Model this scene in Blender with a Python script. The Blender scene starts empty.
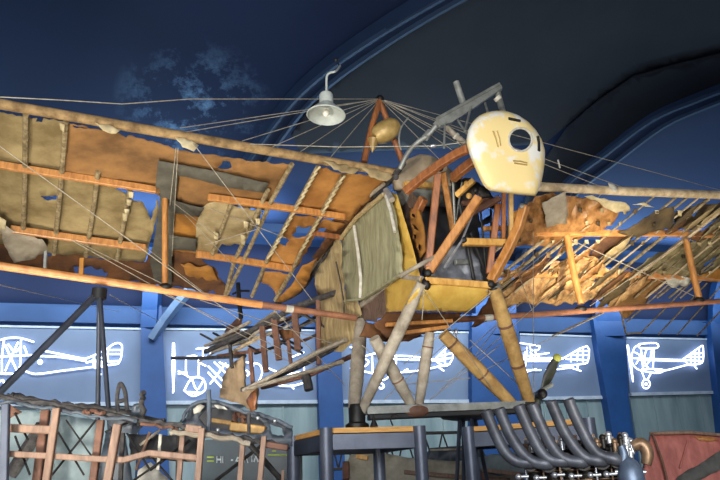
import bpy, bmesh, math, random
from mathutils import Vector, Matrix, noise, geometry
from mathutils.bvhtree import BVHTree
random.seed(7)
R = math.radians
scene = bpy.context.scene
COL = scene.collection

# ------------------------------------------------------------------ camera
F = 700.0
PITCH = R(20)
ROLL = R(-2.3)
CAM = Vector((0, 0, 0.9))
cd = bpy.data.cameras.new('camera'); cam = bpy.data.objects.new('camera', cd); COL.objects.link(cam)
cd.sensor_width = 36.0; cd.lens = 36.0 * F / 720.0
cam.matrix_world = Matrix.Translation(CAM) @ Matrix.Rotation(R(90) + PITCH, 4, 'X') @ Matrix.Rotation(ROLL, 4, 'Z')
cd.clip_end = 200
scene.camera = cam
SP, CP = math.sin(PITCH), math.cos(PITCH)

def ray(px, py):
    a = (px - 360) / F; b = (240 - py) / F
    a, b = a * math.cos(ROLL) - b * math.sin(ROLL), a * math.sin(ROLL) + b * math.cos(ROLL)
    return Vector((a, CP - b * SP, SP + b * CP))

class Plane:
    def __init__(s, o, n): s.o = Vector(o); s.n = Vector(n).normalized(); s.n = s.n if s.n.dot(CAM - s.o) > 0 else -s.n
    def hit(s, px, py, off=0.0):
        d = ray(px, py)
        t = (s.o + s.n * off - CAM).dot(s.n) / d.dot(s.n)
        return CAM + d * t
def span_plane(o, yaw):      # vertical plane running sideways at a yaw
    return Plane(o, (math.sin(R(yaw)), -math.cos(R(yaw)), 0))
def depth_pt(px, py, Y):
    d = ray(px, py); return CAM + d * (Y / d.y)
def height_pt(px, py, z):
    d = ray(px, py); return CAM + d * ((z - CAM.z) / d.z)

ZS1 = depth_pt(325, 428, 7.1).z; ZS2 = depth_pt(464, 427, 7.75).z      # tops of the two display stands

# ------------------------------------------------------------------ materials
def lin(c):
    o = []
    for v in c[:3]:
        v = v / 255.0
        o.append(v / 12.92 if v <= 0.04045 else ((v + 0.055) / 1.055) ** 2.4)
    return (o[0], o[1], o[2], 1.0)
MATS = {}
def mat(name, c1, c2=None, rough=0.7, metal=0.0, scale=6.0, stretch=(1, 1, 1), bump=0.0, detail=5, emit=0.0, contrast=(0.35, 0.65), trans=0.0, coat=0.0):
    if name in MATS: return MATS[name]
    m = bpy.data.materials.new(name); m.use_nodes = True
    nt = m.node_tree; N = nt.nodes; L = nt.links
    b = N['Principled BSDF']; out = N['Material Output']
    b.inputs['Roughness'].default_value = rough; b.inputs['Metallic'].default_value = metal
    if coat: b.inputs['Coat Weight'].default_value = coat
    c2 = c2 or tuple(v * 0.82 for v in c1)
    tc = N.new('ShaderNodeTexCoord'); mp = N.new('ShaderNodeMapping'); mp.inputs['Scale'].default_value = stretch
    nz = N.new('ShaderNodeTexNoise'); nz.inputs['Scale'].default_value = scale; nz.inputs['Detail'].default_value = detail
    nz.inputs['Roughness'].default_value = 0.62
    rp = N.new('ShaderNodeValToRGB'); rp.color_ramp.elements[0].position = contrast[0]; rp.color_ramp.elements[1].position = contrast[1]
    rp.color_ramp.elements[0].color = lin(c2); rp.color_ramp.elements[1].color = lin(c1)
    L.new(tc.outputs['Object'], mp.inputs['Vector']); L.new(mp.outputs['Vector'], nz.inputs['Vector'])
    L.new(nz.outputs['Fac'], rp.inputs['Fac']); L.new(rp.outputs['Color'], b.inputs['Base Color'])
    if emit:
        b.inputs['Emission Color'].default_value = lin(c1); b.inputs['Emission Strength'].default_value = emit
    if bump:
        bp = N.new('ShaderNodeBump'); bp.inputs['Strength'].default_value = bump; bp.inputs['Distance'].default_value = 0.02
        L.new(nz.outputs['Fac'], bp.inputs['Height']); L.new(bp.outputs['Normal'], b.inputs['Normal'])
    if trans:
        tr = N.new('ShaderNodeBsdfTranslucent'); mx = N.new('ShaderNodeMixShader'); mx.inputs[0].default_value = trans
        L.new(rp.outputs['Color'], tr.inputs['Color']); L.new(b.outputs[0], mx.inputs[1]); L.new(tr.outputs[0], mx.inputs[2])
        L.new(mx.outputs[0], out.inputs['Surface'])
    MATS[name] = m
    return m

wood_red = mat('wood_red', (164, 102, 58), (112, 68, 38), 0.45, scale=5, stretch=(6, 6, 1.2), coat=0.15)
wood_orange = mat('wood_orange', (200, 140, 76), (160, 104, 50), 0.42, scale=5, stretch=(5, 5, 1.2), coat=0.2)
wood_pale = mat('wood_pale', (224, 176, 96), (186, 134, 62), 0.5, scale=6, stretch=(3, 3, 1))
tube_orange = mat('tube_orange', (214, 154, 92), (184, 118, 64), 0.4, scale=9)
tube_copper = mat('tube_copper', (160, 108, 78), (126, 84, 62), 0.45, scale=9)
cloth_wrap = mat('cloth_wrap', (164, 134, 90), (104, 80, 48), 0.85, scale=9, bump=0.5)
cloth_wrap_pale = mat('cloth_wrap_pale', (200, 180, 146), (150, 128, 96), 0.85, scale=9, bump=0.5)
rib_mat = mat('rib_tape', (156, 138, 102), (94, 78, 50), 0.85, scale=16, bump=0.3)
fab_tan = mat('fabric_tan', (168, 148, 104), (122, 102, 64), 0.85, scale=2.6, bump=0.25, trans=0.2)
fab_beige = mat('fabric_beige', (186, 166, 124), (140, 118, 78), 0.85, scale=3.0, bump=0.25, trans=0.2)
fab_brown = mat('fabric_brown', (158, 114, 64), (108, 76, 40), 0.8, scale=2.2, stretch=(1, 1, 4), bump=0.2, trans=0.2)
fab_orange = mat('fabric_orange', (198, 140, 72), (152, 100, 46), 0.75, scale=2.6, bump=0.2, trans=0.2)
fab_ochre = mat('fabric_ochre', (182, 124, 48), (128, 84, 34), 0.8, scale=3, bump=0.2, trans=0.15)
fab_dkbrown = mat('fabric_dark_brown', (112, 72, 38), (70, 42, 22), 0.85, scale=3, bump=0.3, trans=0.1)
fab_cross = mat('fabric_faded_black', (88, 84, 72), (66, 62, 52), 0.85, scale=5, bump=0.15)
fab_grey = mat('fabric_grey', (172, 160, 140), (138, 126, 106), 0.9, scale=5, bump=0.3)
fab_satin = mat('fabric_satin_brown', (178, 128, 76), (104, 68, 36), 0.38, scale=3.2, stretch=(3, 1, 3), bump=0.12, trans=0.15)
fab_cream = mat('fabric_cream', (206, 190, 150), (160, 142, 104), 0.85, scale=5, bump=0.2)
fab_straw = mat('fabric_straw', (198, 156, 100), (120, 82, 46), 0.6, scale=4, stretch=(3, 1, 3), bump=0.7)
fab_olive = mat('fabric_olive', (146, 134, 96), (98, 86, 56), 0.9, scale=5, bump=0.4, trans=0.1)
fab_umber = mat('fabric_umber', (94, 76, 46), (58, 46, 28), 0.9, scale=4, bump=0.2)
green_canvas = mat('green_grey_canvas', (160, 156, 122), (124, 120, 90), 0.85, scale=4, stretch=(4, 4, 0.6), bump=0.2)
khaki_canvas = mat('khaki_canvas', (186, 164, 118), (142, 120, 80), 0.85, scale=4, stretch=(4, 4, 0.7), bump=0.35)
rudder_cloth = mat('rudder_cloth', (214, 186, 148), (168, 140, 106), 0.85, scale=3, bump=0.2, trans=0.3)
purple_cloth = mat('mauve_brown_cloth', (120, 96, 80), (84, 64, 54), 0.85, scale=8, stretch=(4, 4, 0.8), bump=0.4)
white_stripe = mat('white_tape', (206, 202, 190), (164, 158, 140), 0.8, scale=12)
yellow_metal = mat('yellow_paint', (212, 176, 86), (186, 146, 62), 0.5, scale=4)
cowl_paint = mat('chipped_cream_paint', (234, 210, 146), (226, 224, 214), 0.5, scale=4.5, detail=9, contrast=(0.40, 0.50))
dark_metal = mat('dark_iron', (52, 50, 48), (30, 29, 28), 0.5, 0.6, scale=10)
grey_metal = mat('grey_aluminium', (150, 152, 146), (112, 114, 108), 0.45, 0.3, scale=8)
strut_grey = mat('strut_grey', (178, 168, 150), (132, 120, 102), 0.7, scale=7, bump=0.2)
strut_tan = mat('strut_tan', (196, 160, 98), (148, 112, 62), 0.7, scale=7, bump=0.2)
slate_sheet = mat('slate_sheet', (120, 124, 132), (72, 74, 80), 0.4, scale=5, bump=0.6)
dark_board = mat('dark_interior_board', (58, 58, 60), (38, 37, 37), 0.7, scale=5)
wire_mat = mat('steel_wire', (176, 168, 150), (140, 130, 112), 0.5, 0.2, scale=20)
tank_mat = mat('tank_brass', (186, 158, 98), (148, 118, 66), 0.4, 0.2, scale=6)
headrest_mat = mat('taupe_panel', (176, 158, 132), (150, 132, 106), 0.8, scale=6)
stand_steel = mat('stand_steel', (100, 106, 120), (84, 90, 104), 0.4, 0.3, scale=4)
stand_dark_shade = mat('dark_steel_and_shade', (62, 68, 80), (48, 52, 62), 0.45, 0.3, scale=4)  # dark steel parts; on the stand aprons, shade put into the colour
ply_edge = mat('plywood', (226, 172, 92), (196, 138, 66), 0.55, scale=8, stretch=(1, 1, 8))
pipe_steel = mat('exhaust_steel', (112, 116, 124), (78, 80, 88), 0.48, 0.5, scale=7, bump=0.1)
engine_dark = mat('engine_black', (50, 46, 40), (26, 24, 22), 0.45, 0.5, scale=12)
engine_blue = mat('engine_blue_grey', (116, 132, 152), (84, 98, 120), 0.4, 0.4, scale=9)
bright_metal = mat('bright_steel', (226, 228, 230), (176, 178, 182), 0.3, 0.7, scale=15)
bronze = mat('bronze', (170, 140, 110), (116, 90, 66), 0.4, 0.5, scale=9)
wreck_dark = mat('charred_wood', (80, 76, 74), (36, 34, 34), 0.8, scale=14, bump=0.6)
wreck_pink = mat('bare_pink_wood', (156, 124, 102), (120, 92, 74), 0.6, scale=6, stretch=(4, 4, 1))
wreck_brown = mat('old_brown_wood', (128, 88, 68), (86, 58, 44), 0.7, scale=7)
wreck_cloth = mat('pale_teal_sheet', (146, 162, 164), (104, 120, 124), 0.7, scale=2.5, bump=0.3)
slate_cover = mat('slate_fairing', (86, 96, 106), (56, 62, 70), 0.5, scale=5, bump=0.2)
board_dark = mat('dark_teal_board', (50, 66, 72), (38, 50, 56), 0.4, scale=3)
green_line = mat('green_print', (150, 170, 60), (130, 150, 50), 0.6)
white_print = mat('white_print', (190, 200, 200), (170, 180, 180), 0.6)
red_paint = mat('faded_red_paint', (190, 112, 98), (150, 78, 66), 0.6, scale=3.5, stretch=(3, 3, 1), bump=0.25)
grey_band = mat('weathered_grey_band', (92, 90, 84), (62, 62, 58), 0.75, scale=6, bump=0.3)
cream_wing = mat('cream_wing_skin', (196, 190, 170), (150, 142, 120), 0.7, scale=3)
pale_blue_brace = mat('brace_pale_blue', (96, 124, 158), (80, 108, 142), 0.6, scale=3)
pillar_blue = mat('pillar_blue', (28, 82, 146), (24, 70, 128), 0.55, scale=1.5)
wall_blue = mat('wall_blue', (46, 84, 134), (38, 74, 122), 0.7, scale=1.0)
panel_blue = mat('display_panel_blue', (112, 134, 164), (102, 124, 154), 0.6, scale=0.8)
pale_trim = mat('pale_trim', (190, 206, 220), (160, 180, 200), 0.5, scale=4)
teal_screen = mat('pale_teal_screen', (142, 164, 168), (112, 136, 142), 0.4, scale=0.9, stretch=(3, 3, 0.5))
floor_mat = mat('floor_grey', (92, 94, 98), (78, 80, 84), 0.6, scale=1.5)
rib_navy = mat('beam_navy', (22, 44, 78), (18, 38, 68), 0.7, scale=1.2)
rib_edge = mat('beam_edge_grey', (48, 68, 98), (40, 58, 84), 0.6, scale=1.2)
lit_bay = mat('bay_lit_grey', (36, 40, 48), (27, 32, 42), 0.85, scale=0.5, bump=0.1)  # lit underside of the vault bay, its light put into the colour
beam_shadow = mat('beam_shadow_navy', (5, 13, 30), (3, 9, 22), 0.85, scale=0.6)  # deep shadow on the side of the second beam, as colour
lamp_enamel = mat('lamp_enamel', (186, 192, 186), (160, 166, 160), 0.4, scale=8)
lamp_bulb = mat('lamp_bulb', (236, 230, 214), (220, 214, 200), 0.2)
neon = mat('neon_tube', (226, 232, 255), (226, 232, 255), 0.4, emit=3.2)
black_rubber = mat('black_paint', (24, 25, 26), (14, 14, 15), 0.6)
prop_mat = mat('propeller_dark', (62, 64, 52), (44, 46, 38), 0.4)
prop_tip = mat('propeller_tip', (168, 170, 70), (150, 150, 60), 0.5)

# ceiling paint: navy with a scatter of pale cloud-like flaking
def ceiling_material():
    m = bpy.data.materials.new('ceiling_navy'); m.use_nodes = True
    nt = m.node_tree; N = nt.nodes; L = nt.links; b = N['Principled BSDF']
    b.inputs['Roughness'].default_value = 0.8
    tc = N.new('ShaderNodeTexCoord')
    n1 = N.new('ShaderNodeTexNoise'); n1.inputs['Scale'].default_value = 0.35; n1.inputs['Detail'].default_value = 3
    r1 = N.new('ShaderNodeValToRGB'); r1.color_ramp.elements[0].color = lin((4, 24, 56)); r1.color_ramp.elements[1].color = lin((7, 36, 80))
    n2 = N.new('ShaderNodeTexNoise'); n2.inputs['Scale'].default_value = 1.5; n2.inputs['Detail'].default_value = 9; n2.inputs['Roughness'].default_value = 0.72
    r2 = N.new('ShaderNodeValToRGB'); r2.color_ramp.elements[0].position = 0.50; r2.color_ramp.elements[1].position = 0.66
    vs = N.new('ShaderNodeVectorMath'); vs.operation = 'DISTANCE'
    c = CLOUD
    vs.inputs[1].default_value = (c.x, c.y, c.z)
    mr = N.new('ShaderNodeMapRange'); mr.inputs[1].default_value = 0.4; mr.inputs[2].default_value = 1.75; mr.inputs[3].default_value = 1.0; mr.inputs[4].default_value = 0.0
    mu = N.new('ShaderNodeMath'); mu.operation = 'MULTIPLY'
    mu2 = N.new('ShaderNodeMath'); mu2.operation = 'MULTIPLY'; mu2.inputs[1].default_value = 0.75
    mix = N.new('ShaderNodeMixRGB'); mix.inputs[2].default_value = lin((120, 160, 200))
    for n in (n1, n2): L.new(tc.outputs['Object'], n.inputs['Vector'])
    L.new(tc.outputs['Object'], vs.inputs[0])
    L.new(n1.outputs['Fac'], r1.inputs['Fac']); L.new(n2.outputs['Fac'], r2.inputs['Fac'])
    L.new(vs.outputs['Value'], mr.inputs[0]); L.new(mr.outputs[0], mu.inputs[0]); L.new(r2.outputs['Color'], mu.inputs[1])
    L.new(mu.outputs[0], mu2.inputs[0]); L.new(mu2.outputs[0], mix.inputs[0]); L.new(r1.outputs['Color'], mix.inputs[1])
    L.new(mix.outputs[0], b.inputs['Base Color'])
    return m

# ------------------------------------------------------------------ mesh helpers
def world_off(o):
    v = Vector((0, 0, 0))
    while o is not None: v += o.location; o = o.parent
    return v
def link(name, bm, m, parent=None, smooth=True, origin=None):
    bm.normal_update()
    me = bpy.data.meshes.new(name)
    o = bpy.data.objects.new(name, me); COL.objects.link(o)
    if parent is not None:
        o.parent = parent; off = world_off(parent)
    else:
        if origin is None:
            xs = [v.co for v in bm.verts]
            lo = Vector((min(c.x for c in xs), min(c.y for c in xs), min(c.z for c in xs)))
            hi = Vector((max(c.x for c in xs), max(c.y for c in xs), max(c.z for c in xs)))
            origin = Vector(((lo.x + hi.x) / 2, (lo.y + hi.y) / 2, lo.z))
        off = Vector(origin); o.location = off
    for v in bm.verts: v.co -= off
    bm.to_mesh(me); bm.free()
    me.materials.append(m)
    if smooth:
        for p in me.polygons: p.use_smooth = True
        try: me.set_sharp_from_angle(angle=R(40))
        except Exception: pass
    return o
def empty(name, loc):
    o = bpy.data.objects.new(name, None); COL.objects.link(o); o.location = loc; o.empty_display_size = 0.2
    return o
def tag(o, label=None, cat=None, group=None, kind=None):
    if label: o['label'] = label
    if cat: o['category'] = cat
    if group: o['group'] = group
    if kind: o['kind'] = kind
    return o

def frames(pts):
    n = len(pts); T = []
    for i in range(n):
        a = pts[max(0, i - 1)]; b = pts[min(n - 1, i + 1)]
        T.append((b - a).normalized())
    up = Vector((0, 0, 1)) if abs(T[0].z) < 0.95 else Vector((0, 1, 0))
    s = T[0].cross(up).normalized(); out = []
    for i in range(n):
        s = (s - T[i] * s.dot(T[i]))
        if s.length < 1e-6: s = T[i].cross(Vector((1, 0, 0)))
        s.normalize(); out.append((s.copy(), s.cross(T[i]).normalized()))
    return T, out
def smooth_path(pts, n=5):
    P = [Vector(p) for p in pts]
    if len(P) < 3: return P
    out = []
    for i in range(len(P) - 1):
        p0 = P[max(0, i - 1)]; p1 = P[i]; p2 = P[i + 1]; p3 = P[min(len(P) - 1, i + 2)]
        for k in range(n):
            t = k / n
            out.append(0.5 * ((2 * p1) + (p2 - p0) * t + (2 * p0 - 5 * p1 + 4 * p2 - p3) * t * t + (3 * p1 - p0 - 3 * p2 + p3) * t ** 3))
    out.append(P[-1]); return out
def tube(bm, pts, r, n=10, r2=None, flat=1.0):
    pts = [Vector(p) for p in pts]
    T, fr = frames(pts); rings = []
    m = len(pts)
    for i, p in enumerate(pts):
        if callable(r): rr = r(i / max(1, m - 1))
        else: rr = r if r2 is None else r + (r2 - r) * i / max(1, m - 1)
        s, u = fr[i]
        rings.append([bm.verts.new(p + (s * math.cos(2 * math.pi * k / n) + u * flat * math.sin(2 * math.pi * k / n)) * rr) for k in range(n)])
    for a, b in zip(rings, rings[1:]):
        for k in range(n): bm.faces.new((a[k], a[(k + 1) % n], b[(k + 1) % n], b[k]))
    bm.faces.new(rings[0][::-1]); bm.faces.new(rings[-1])
def bar(bm, pts, w, h):
    """rectangular timber of width w (sideways) and height h along pts"""
    pts = [Vector(p) for p in pts]
    T, fr = frames(pts); rings = []
    for i, p in enumerate(pts):
        s, u = fr[i]
        rings.append([bm.verts.new(p + s * (w / 2 * a) + u * (h / 2 * b)) for a, b in ((-1, -1), (1, -1), (1, 1), (-1, 1))])
    for a, b in zip(rings, rings[1:]):
        for k in range(4): bm.faces.new((a[k], a[(k + 1) % 4], b[(k + 1) % 4], b[k]))
    bm.faces.new(rings[0][::-1]); bm.faces.new(rings[-1])
def box(bm, c, sx, sy, sz, rz=0.0):
    M = Matrix.Translation(Vector(c)) @ Matrix.Rotation(rz, 4, 'Z') @ Matrix.Diagonal((sx, sy, sz, 1))
    bmesh.ops.create_cube(bm, size=1.0, matrix=M)
def ball(bm, c, r, sx=1, sy=1, sz=1, rot=None):
    M = Matrix.Translation(Vector(c)) @ (rot or Matrix.Identity(4)) @ Matrix.Diagonal((sx * r, sy * r, sz * r, 1))
    bmesh.ops.create_uvsphere(bm, u_segments=18, v_segments=12, radius=1.0, matrix=M)
def lathe(bm, base, axis, prof, n=28, cap=False):
    axis = Vector(axis).normalized()
    s = axis.cross(Vector((0, 1, 0.3))).normalized(); u = axis.cross(s)
    rings = []
    for (r, h) in prof:
        rings.append([bm.verts.new(Vector(base) + axis * h + (s * math.cos(2 * math.pi * k / n) + u * math.sin(2 * math.pi * k / n)) * max(r, 1e-4)) for k in range(n)])
    for a, b in zip(rings, rings[1:]):
        for k in range(n): bm.faces.new((a[k], a[(k + 1) % n], b[(k + 1) % n], b[k]))
    if cap:
        bm.faces.new(rings[0][::-1]); bm.faces.new(rings[-1])
def slab(bm, pts, thick, n):
    """a plate: polygon pts extruded by thick along n"""
    n = Vector(n).normalized() * thick
    a = [bm.verts.new(Vector(p)) for p in pts]; b = [bm.verts.new(Vector(p) + n) for p in pts]
    bm.faces.new(a); bm.faces.new(b[::-1]); k = len(a)
    for i in range(k): bm.faces.new((a[i], b[i], b[(i + 1) % k], a[(i + 1) % k]))
    bmesh.ops.recalc_face_normals(bm, faces=bm.faces[:])
NB = bmesh.new
def obj_tube(name, pts, r, m, parent, n=10, r2=None, flat=1.0):
    bm = NB(); tube(bm, pts, r, n, r2, flat); return link(name, bm, m, parent)
def obj_bar(name, pts, w, h, m, parent):
    bm = NB(); bar(bm, pts, w, h)
    bmesh.ops.bevel(bm, geom=[e for e in bm.edges], offset=min(w, h) * 0.12, segments=1, affect='EDGES')
    return link(name, bm, m, parent, smooth=False)

def inside(poly, x, y):
    c = False; j = len(poly) - 1
    for i in range(len(poly)):
        xi, yi = poly[i]; xj, yj = poly[j]
        if (yi > y) != (yj > y) and x < (xj - xi) * (y - yi) / (yj - yi + 1e-12) + xi: c = not c
        j = i
    return c
def resample(poly, step, jag):
    out = []
    for i in range(len(poly)):
        a = Vector(poly[i]); b = Vector(poly[(i + 1) % len(poly)]); d = b - a
        n = max(1, int(d.length / step)); nr = Vector((-d.y, d.x)).normalized() if d.length else Vector((0, 0))
        for k in range(n):
            j = 0 if k == 0 else random.uniform(-jag, jag)
            p = a + d * (k / n) + nr * j; out.append((p.x, p.y))
    return out
def sheet(name, poly, hitf, n, m, parent, off=0.0, sag=0.03, freq=2.0, cell=7, jag=0.8, holes=(), thick=0.006, radial=None, seed=0.0):
    """a sheet of cloth or metal with a ragged outline, hanging with folds"""
    outs = resample(poly, 4, jag); hs = [resample(h, 3, jag) for h in holes]
    V = []; E = []
    for ring in [outs] + hs:
        s = len(V); V += [Vector(p) for p in ring]
        E += [(s + i, s + (i + 1) % len(ring)) for i in range(len(ring))]
    xs = [p[0] for p in outs]; ys = [p[1] for p in outs]
    y = min(ys) + cell / 2
    while y < max(ys):
        x = min(xs) + cell / 2
        while x < max(xs):
            q = (x + random.uniform(-.3, .3) * cell, y + random.uniform(-.3, .3) * cell)
            if inside(outs, *q) and not any(inside(h, *q) for h in hs): V.append(Vector(q))
            x += cell
        y += cell
    rv, re, rf, *_ = geometry.delaunay_2d_cdt(V, E, [], 0, 1e-4)
    bm = NB(); bv = []
    n = Vector(n).normalized()
    for v in rv:
        p = hitf(v.x, v.y)
        q = p * freq + Vector((seed, seed * 1.7, 3.1))
        d = noise.noise(q) * sag + noise.noise(q * 3.1) * sag * 0.35
        if radial:
            a = math.atan2(v.y - radial[1], v.x - radial[0]); rr = math.hypot(v.x - radial[0], v.y - radial[1])
            d += radial[2] * math.sin(a * radial[3] + 1.5 * noise.noise(q)) * min(1, rr / 30)
        bv.append(bm.verts.new(p + n * (off + d)))
    for f in rf:
        cx = sum(rv[i].x for i in f) / len(f); cy = sum(rv[i].y for i in f) / len(f)
        if inside(outs, cx, cy) and not any(inside(h, cx, cy) for h in hs):
            try: bm.faces.new([bv[i] for i in f])
            except ValueError: pass
    bmesh.ops.delete(bm, geom=[v for v in bm.verts if not v.link_faces], context='VERTS')
    bm.normal_update()
    for f in bm.faces:
        if f.normal.dot(n) < 0: f.normal_flip()
    o = link(name, bm, m, parent)
    sd = o.modifiers.new('thickness', 'SOLIDIFY'); sd.thickness = thick; sd.offset = -1
    return o

# ================================================================== HALL
WA = 15.0
WD = Vector((math.cos(R(WA)), math.sin(R(WA)), 0)); WN = Vector((math.sin(R(WA)), -math.cos(R(WA)), 0))
W0 = depth_pt(70, 366, 15.0); W0.z = 0
def wall_pt(u, z, off=0.0): return W0 + WD * u + WN * off + Vector((0, 0, z))
wallplane = Plane(W0, WN)
def wall_u(px, py): return (wallplane.hit(px, py) - W0).dot(WD)
U0, U1 = -16.0, 26.0
ZP0, ZP1, ZT = wallplane.hit(240, 402).z, wallplane.hit(240, 331.8).z, wallplane.hit(240, 313).z
def wall_box(bm, u0, u1, z0, z1, d0, d1):
    P = [wall_pt(u, z, d) for d in (d0, d1) for z in (z0, z1) for u in (u0, u1)]
    v = [bm.verts.new(p) for p in P]
    for f in ((0, 1, 3, 2), (4, 6, 7, 5), (0, 4, 5, 1), (2, 3, 7, 6), (0, 2, 6, 4), (1, 5, 7, 3)): bm.faces.new([v[i] for i in f])
    bmesh.ops.recalc_face_normals(bm, faces=bm.faces[:])
def struct(name, bm, m, smooth=False): return tag(link(name, bm, m, None, smooth), kind='structure')

bm = NB(); wall_box(bm, U0, U1, 0, ZT + 0.1, -0.3, 0.0); struct('wall_back', bm, wall_blue)
bm = NB(); wall_box(bm, U0, U1, ZT - 0.34, ZT, 0.0, 0.16); struct('trim_1', bm, wall_blue)
bm = NB(); wall_box(bm, U0, U1, -0.2, 0.0, -0.3, 22.0); struct('floor', bm, floor_mat)

# vaulted ceiling: rises in a quarter ellipse from the wall head, then runs level over the visitor
VD, VH = 9.0, 5.6
prof = []
for i in range(25):
    t = i / 24 * math.pi / 2
    prof.append((VD * (1 - math.cos(t)), ZT + VH * math.sin(t)))
prof += [(14.0, ZT + VH + 0.1), (22.0, ZT + VH + 0.1)]
bm = NB(); rows = []
for k in range(43):
    u = U0 + (U1 - U0) * k / 42
    rows.append([bm.verts.new(wall_pt(u, z, d - 0.02)) for d, z in prof])
for a, b in zip(rows, rows[1:]):
    for i in range(len(prof) - 1): bm.faces.new((a[i], a[i + 1], b[i + 1], b[i]))
bm.normal_update()
for f in bm.faces:
    if f.normal.dot(Vector((0, 8, 0)) - f.calc_center_median()) < 0: f.normal_flip()
bmt = bm.copy(); CEIL = BVHTree.FromBMesh(bmt)
def ceil_pt(px, py, off=0.0):
    d = ray(px, py).normalized()
    h = CEIL.ray_cast(CAM, d)
    if h[0] is None: return CAM + d * 15
    nn = h[1] if h[1].dot(d) < 0 else -h[1]
    return h[0] + nn * off
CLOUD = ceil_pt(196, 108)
ce = link('ceiling', bm, ceiling_material(), None, origin=Vector((0, 0, 0)))
tag(ce, kind='structure')
s = ce.modifiers.new('thickness', 'SOLIDIFY'); s.thickness = 0.15; s.offset = -1.0

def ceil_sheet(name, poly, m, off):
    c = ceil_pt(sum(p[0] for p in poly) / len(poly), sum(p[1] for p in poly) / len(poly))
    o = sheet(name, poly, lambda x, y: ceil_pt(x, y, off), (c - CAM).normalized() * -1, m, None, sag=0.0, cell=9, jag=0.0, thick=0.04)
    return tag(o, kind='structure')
bm = NB(); wall_box(bm, U0, U1, ZT + 1.6, ZT + 1.8, 0.3, 1.25); struct('trim_90', bm, wall_blue)  # added ledge that blocks and shapes the light of the unseen strips
ceil_sheet('trim_2', [(338, 66), (372, 38), (436, -6), (470, -30), (760, -30), (760, 30), (720, 44), (672, 56), (630, 68), (592, 95), (562, 122), (540, 140), (300, 150), (290, 130)], lit_bay, 0.22)  # hung sheet with the lit tone of the bay painted on
ceil_sheet('trim_3', [(760, 30), (720, 44), (672, 56), (630, 68), (592, 95), (562, 122), (530, 170), (505, 240), (530, 240), (556, 190), (600, 150), (640, 119), (680, 96), (760, 66)], beam_shadow, 0.30)  # hung dark sheet painting in the shadow side of the second beam
def ceil_rib(name, pts, w, h, m, off, px=0):
    P = smooth_path([ceil_pt(x + px, y, off) for x, y in pts], 4)
    bm = NB(); bar(bm, P, w, h); return struct(name, bm, m)
rib1 = [(205, 250), (240, 180), (285, 108), (322, 68), (372, 30), (428, -6), (480, -36)]
rib2 = [(512, 300), (530, 225), (566, 178), (602, 148), (648, 112), (690, 92), (740, 72)]
for i, rb in enumerate((rib1, rib2)):
    ceil_rib('trim_%d' % (4 + 3 * i), rb, 0.42, 0.34, rib_navy, 0.30)
    ceil_rib('trim_%d' % (5 + 3 * i), [(x - 6, y - 3) for x, y in rb], 0.07, 0.1, rib_edge, 0.50)
    ceil_rib('trim_%d' % (6 + 3 * i), [(x + 6, y + 3) for x, y in rb], 0.07, 0.1, rib_edge, 0.50)

# pillars with curved brackets under the vault, panels, screens, neon signs
pil = [((141, 163), (140, 166)), ((317, 341), (319, 343)), ((472, 519), (472, 521)), ((596, 625), (607, 629)), ((712, 745), (719, 752))]
wallfront = Plane(W0 + WN * .32, WN)
k = 10
for (a, b), (c, d) in pil:
    P = [wallfront.hit(a, 336), wallfront.hit(b, 336), wallfront.hit(d, 400), wallfront.hit(c, 400)]
    def upto(p, q, z): return p + (q - p) * ((z - p.z) / (q.z - p.z))
    tl, tr = upto(P[3], P[0], ZT + .05), upto(P[2], P[1], ZT + .05)
    P = [tl, tr, upto(P[1], P[2], 0), upto(P[0], P[3], 0)]
    bm = NB(); slab(bm, P, -.32, WN)
    pts = [(tl + tr) / 2 + WN * dd - WN * .1 + Vector((0, 0, zz)) for zz, dd in ((-.5, 0), (-.1, .04), (.3, .16), (.75, .38), (1.2, .72))]
    bar(bm, pts, (tr - tl).length * .8, .3)
    struct('trim_%d' % k, bm, pillar_blue); k += 1
bm = NB(); bar(bm, [wallfront.hit(152, 340), wallfront.hit(164, 322) + WN * .05, wallfront.hit(176, 308) + WN * .2, wallfront.hit(190, 295) + WN * .5], .3, .14); struct('trim_80', bm, pale_blue_brace)
pan = [((-70, 327), (141.5, 331), (140, 404), (-70, 405)), ((163, 331), (318, 332.5), (320, 402), (165, 403)), ((340, 332.5), (473, 334.5), (473, 401.5), (342, 402)),
       ((518, 336), (597, 338.5), (606, 397.5), (520, 399)), ((624, 339.5), (713, 341), (719, 392.5), (628, 394.5))]
PU = []
for c in pan:
    q = [wallplane.hit(x, y) for x, y in c]; PU.append(q)
    e = Vector((0, 0, .05))
    bm = NB(); slab(bm, [q[3] - e, q[2] - e, q[2] + e * .6, q[3] + e * .6], .14, WN); struct('trim_%d' % k, bm, pale_trim); k += 1
    f3 = q[3] - e * 1.2; f2 = q[2] - e * 1.2
    bm = NB(); slab(bm, [Vector((f3.x, f3.y, 0)), Vector((f2.x, f2.y, 0)), f2, f3], .05, WN)
    for t in (.25, .5, .75):
        a_ = f3.lerp(f2, t); bar(bm, [Vector((a_.x, a_.y, 0)) + WN * .06, a_ + WN * .06], .03, .04)
    struct('trim_%d' % k, bm, teal_screen); k += 1

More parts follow.
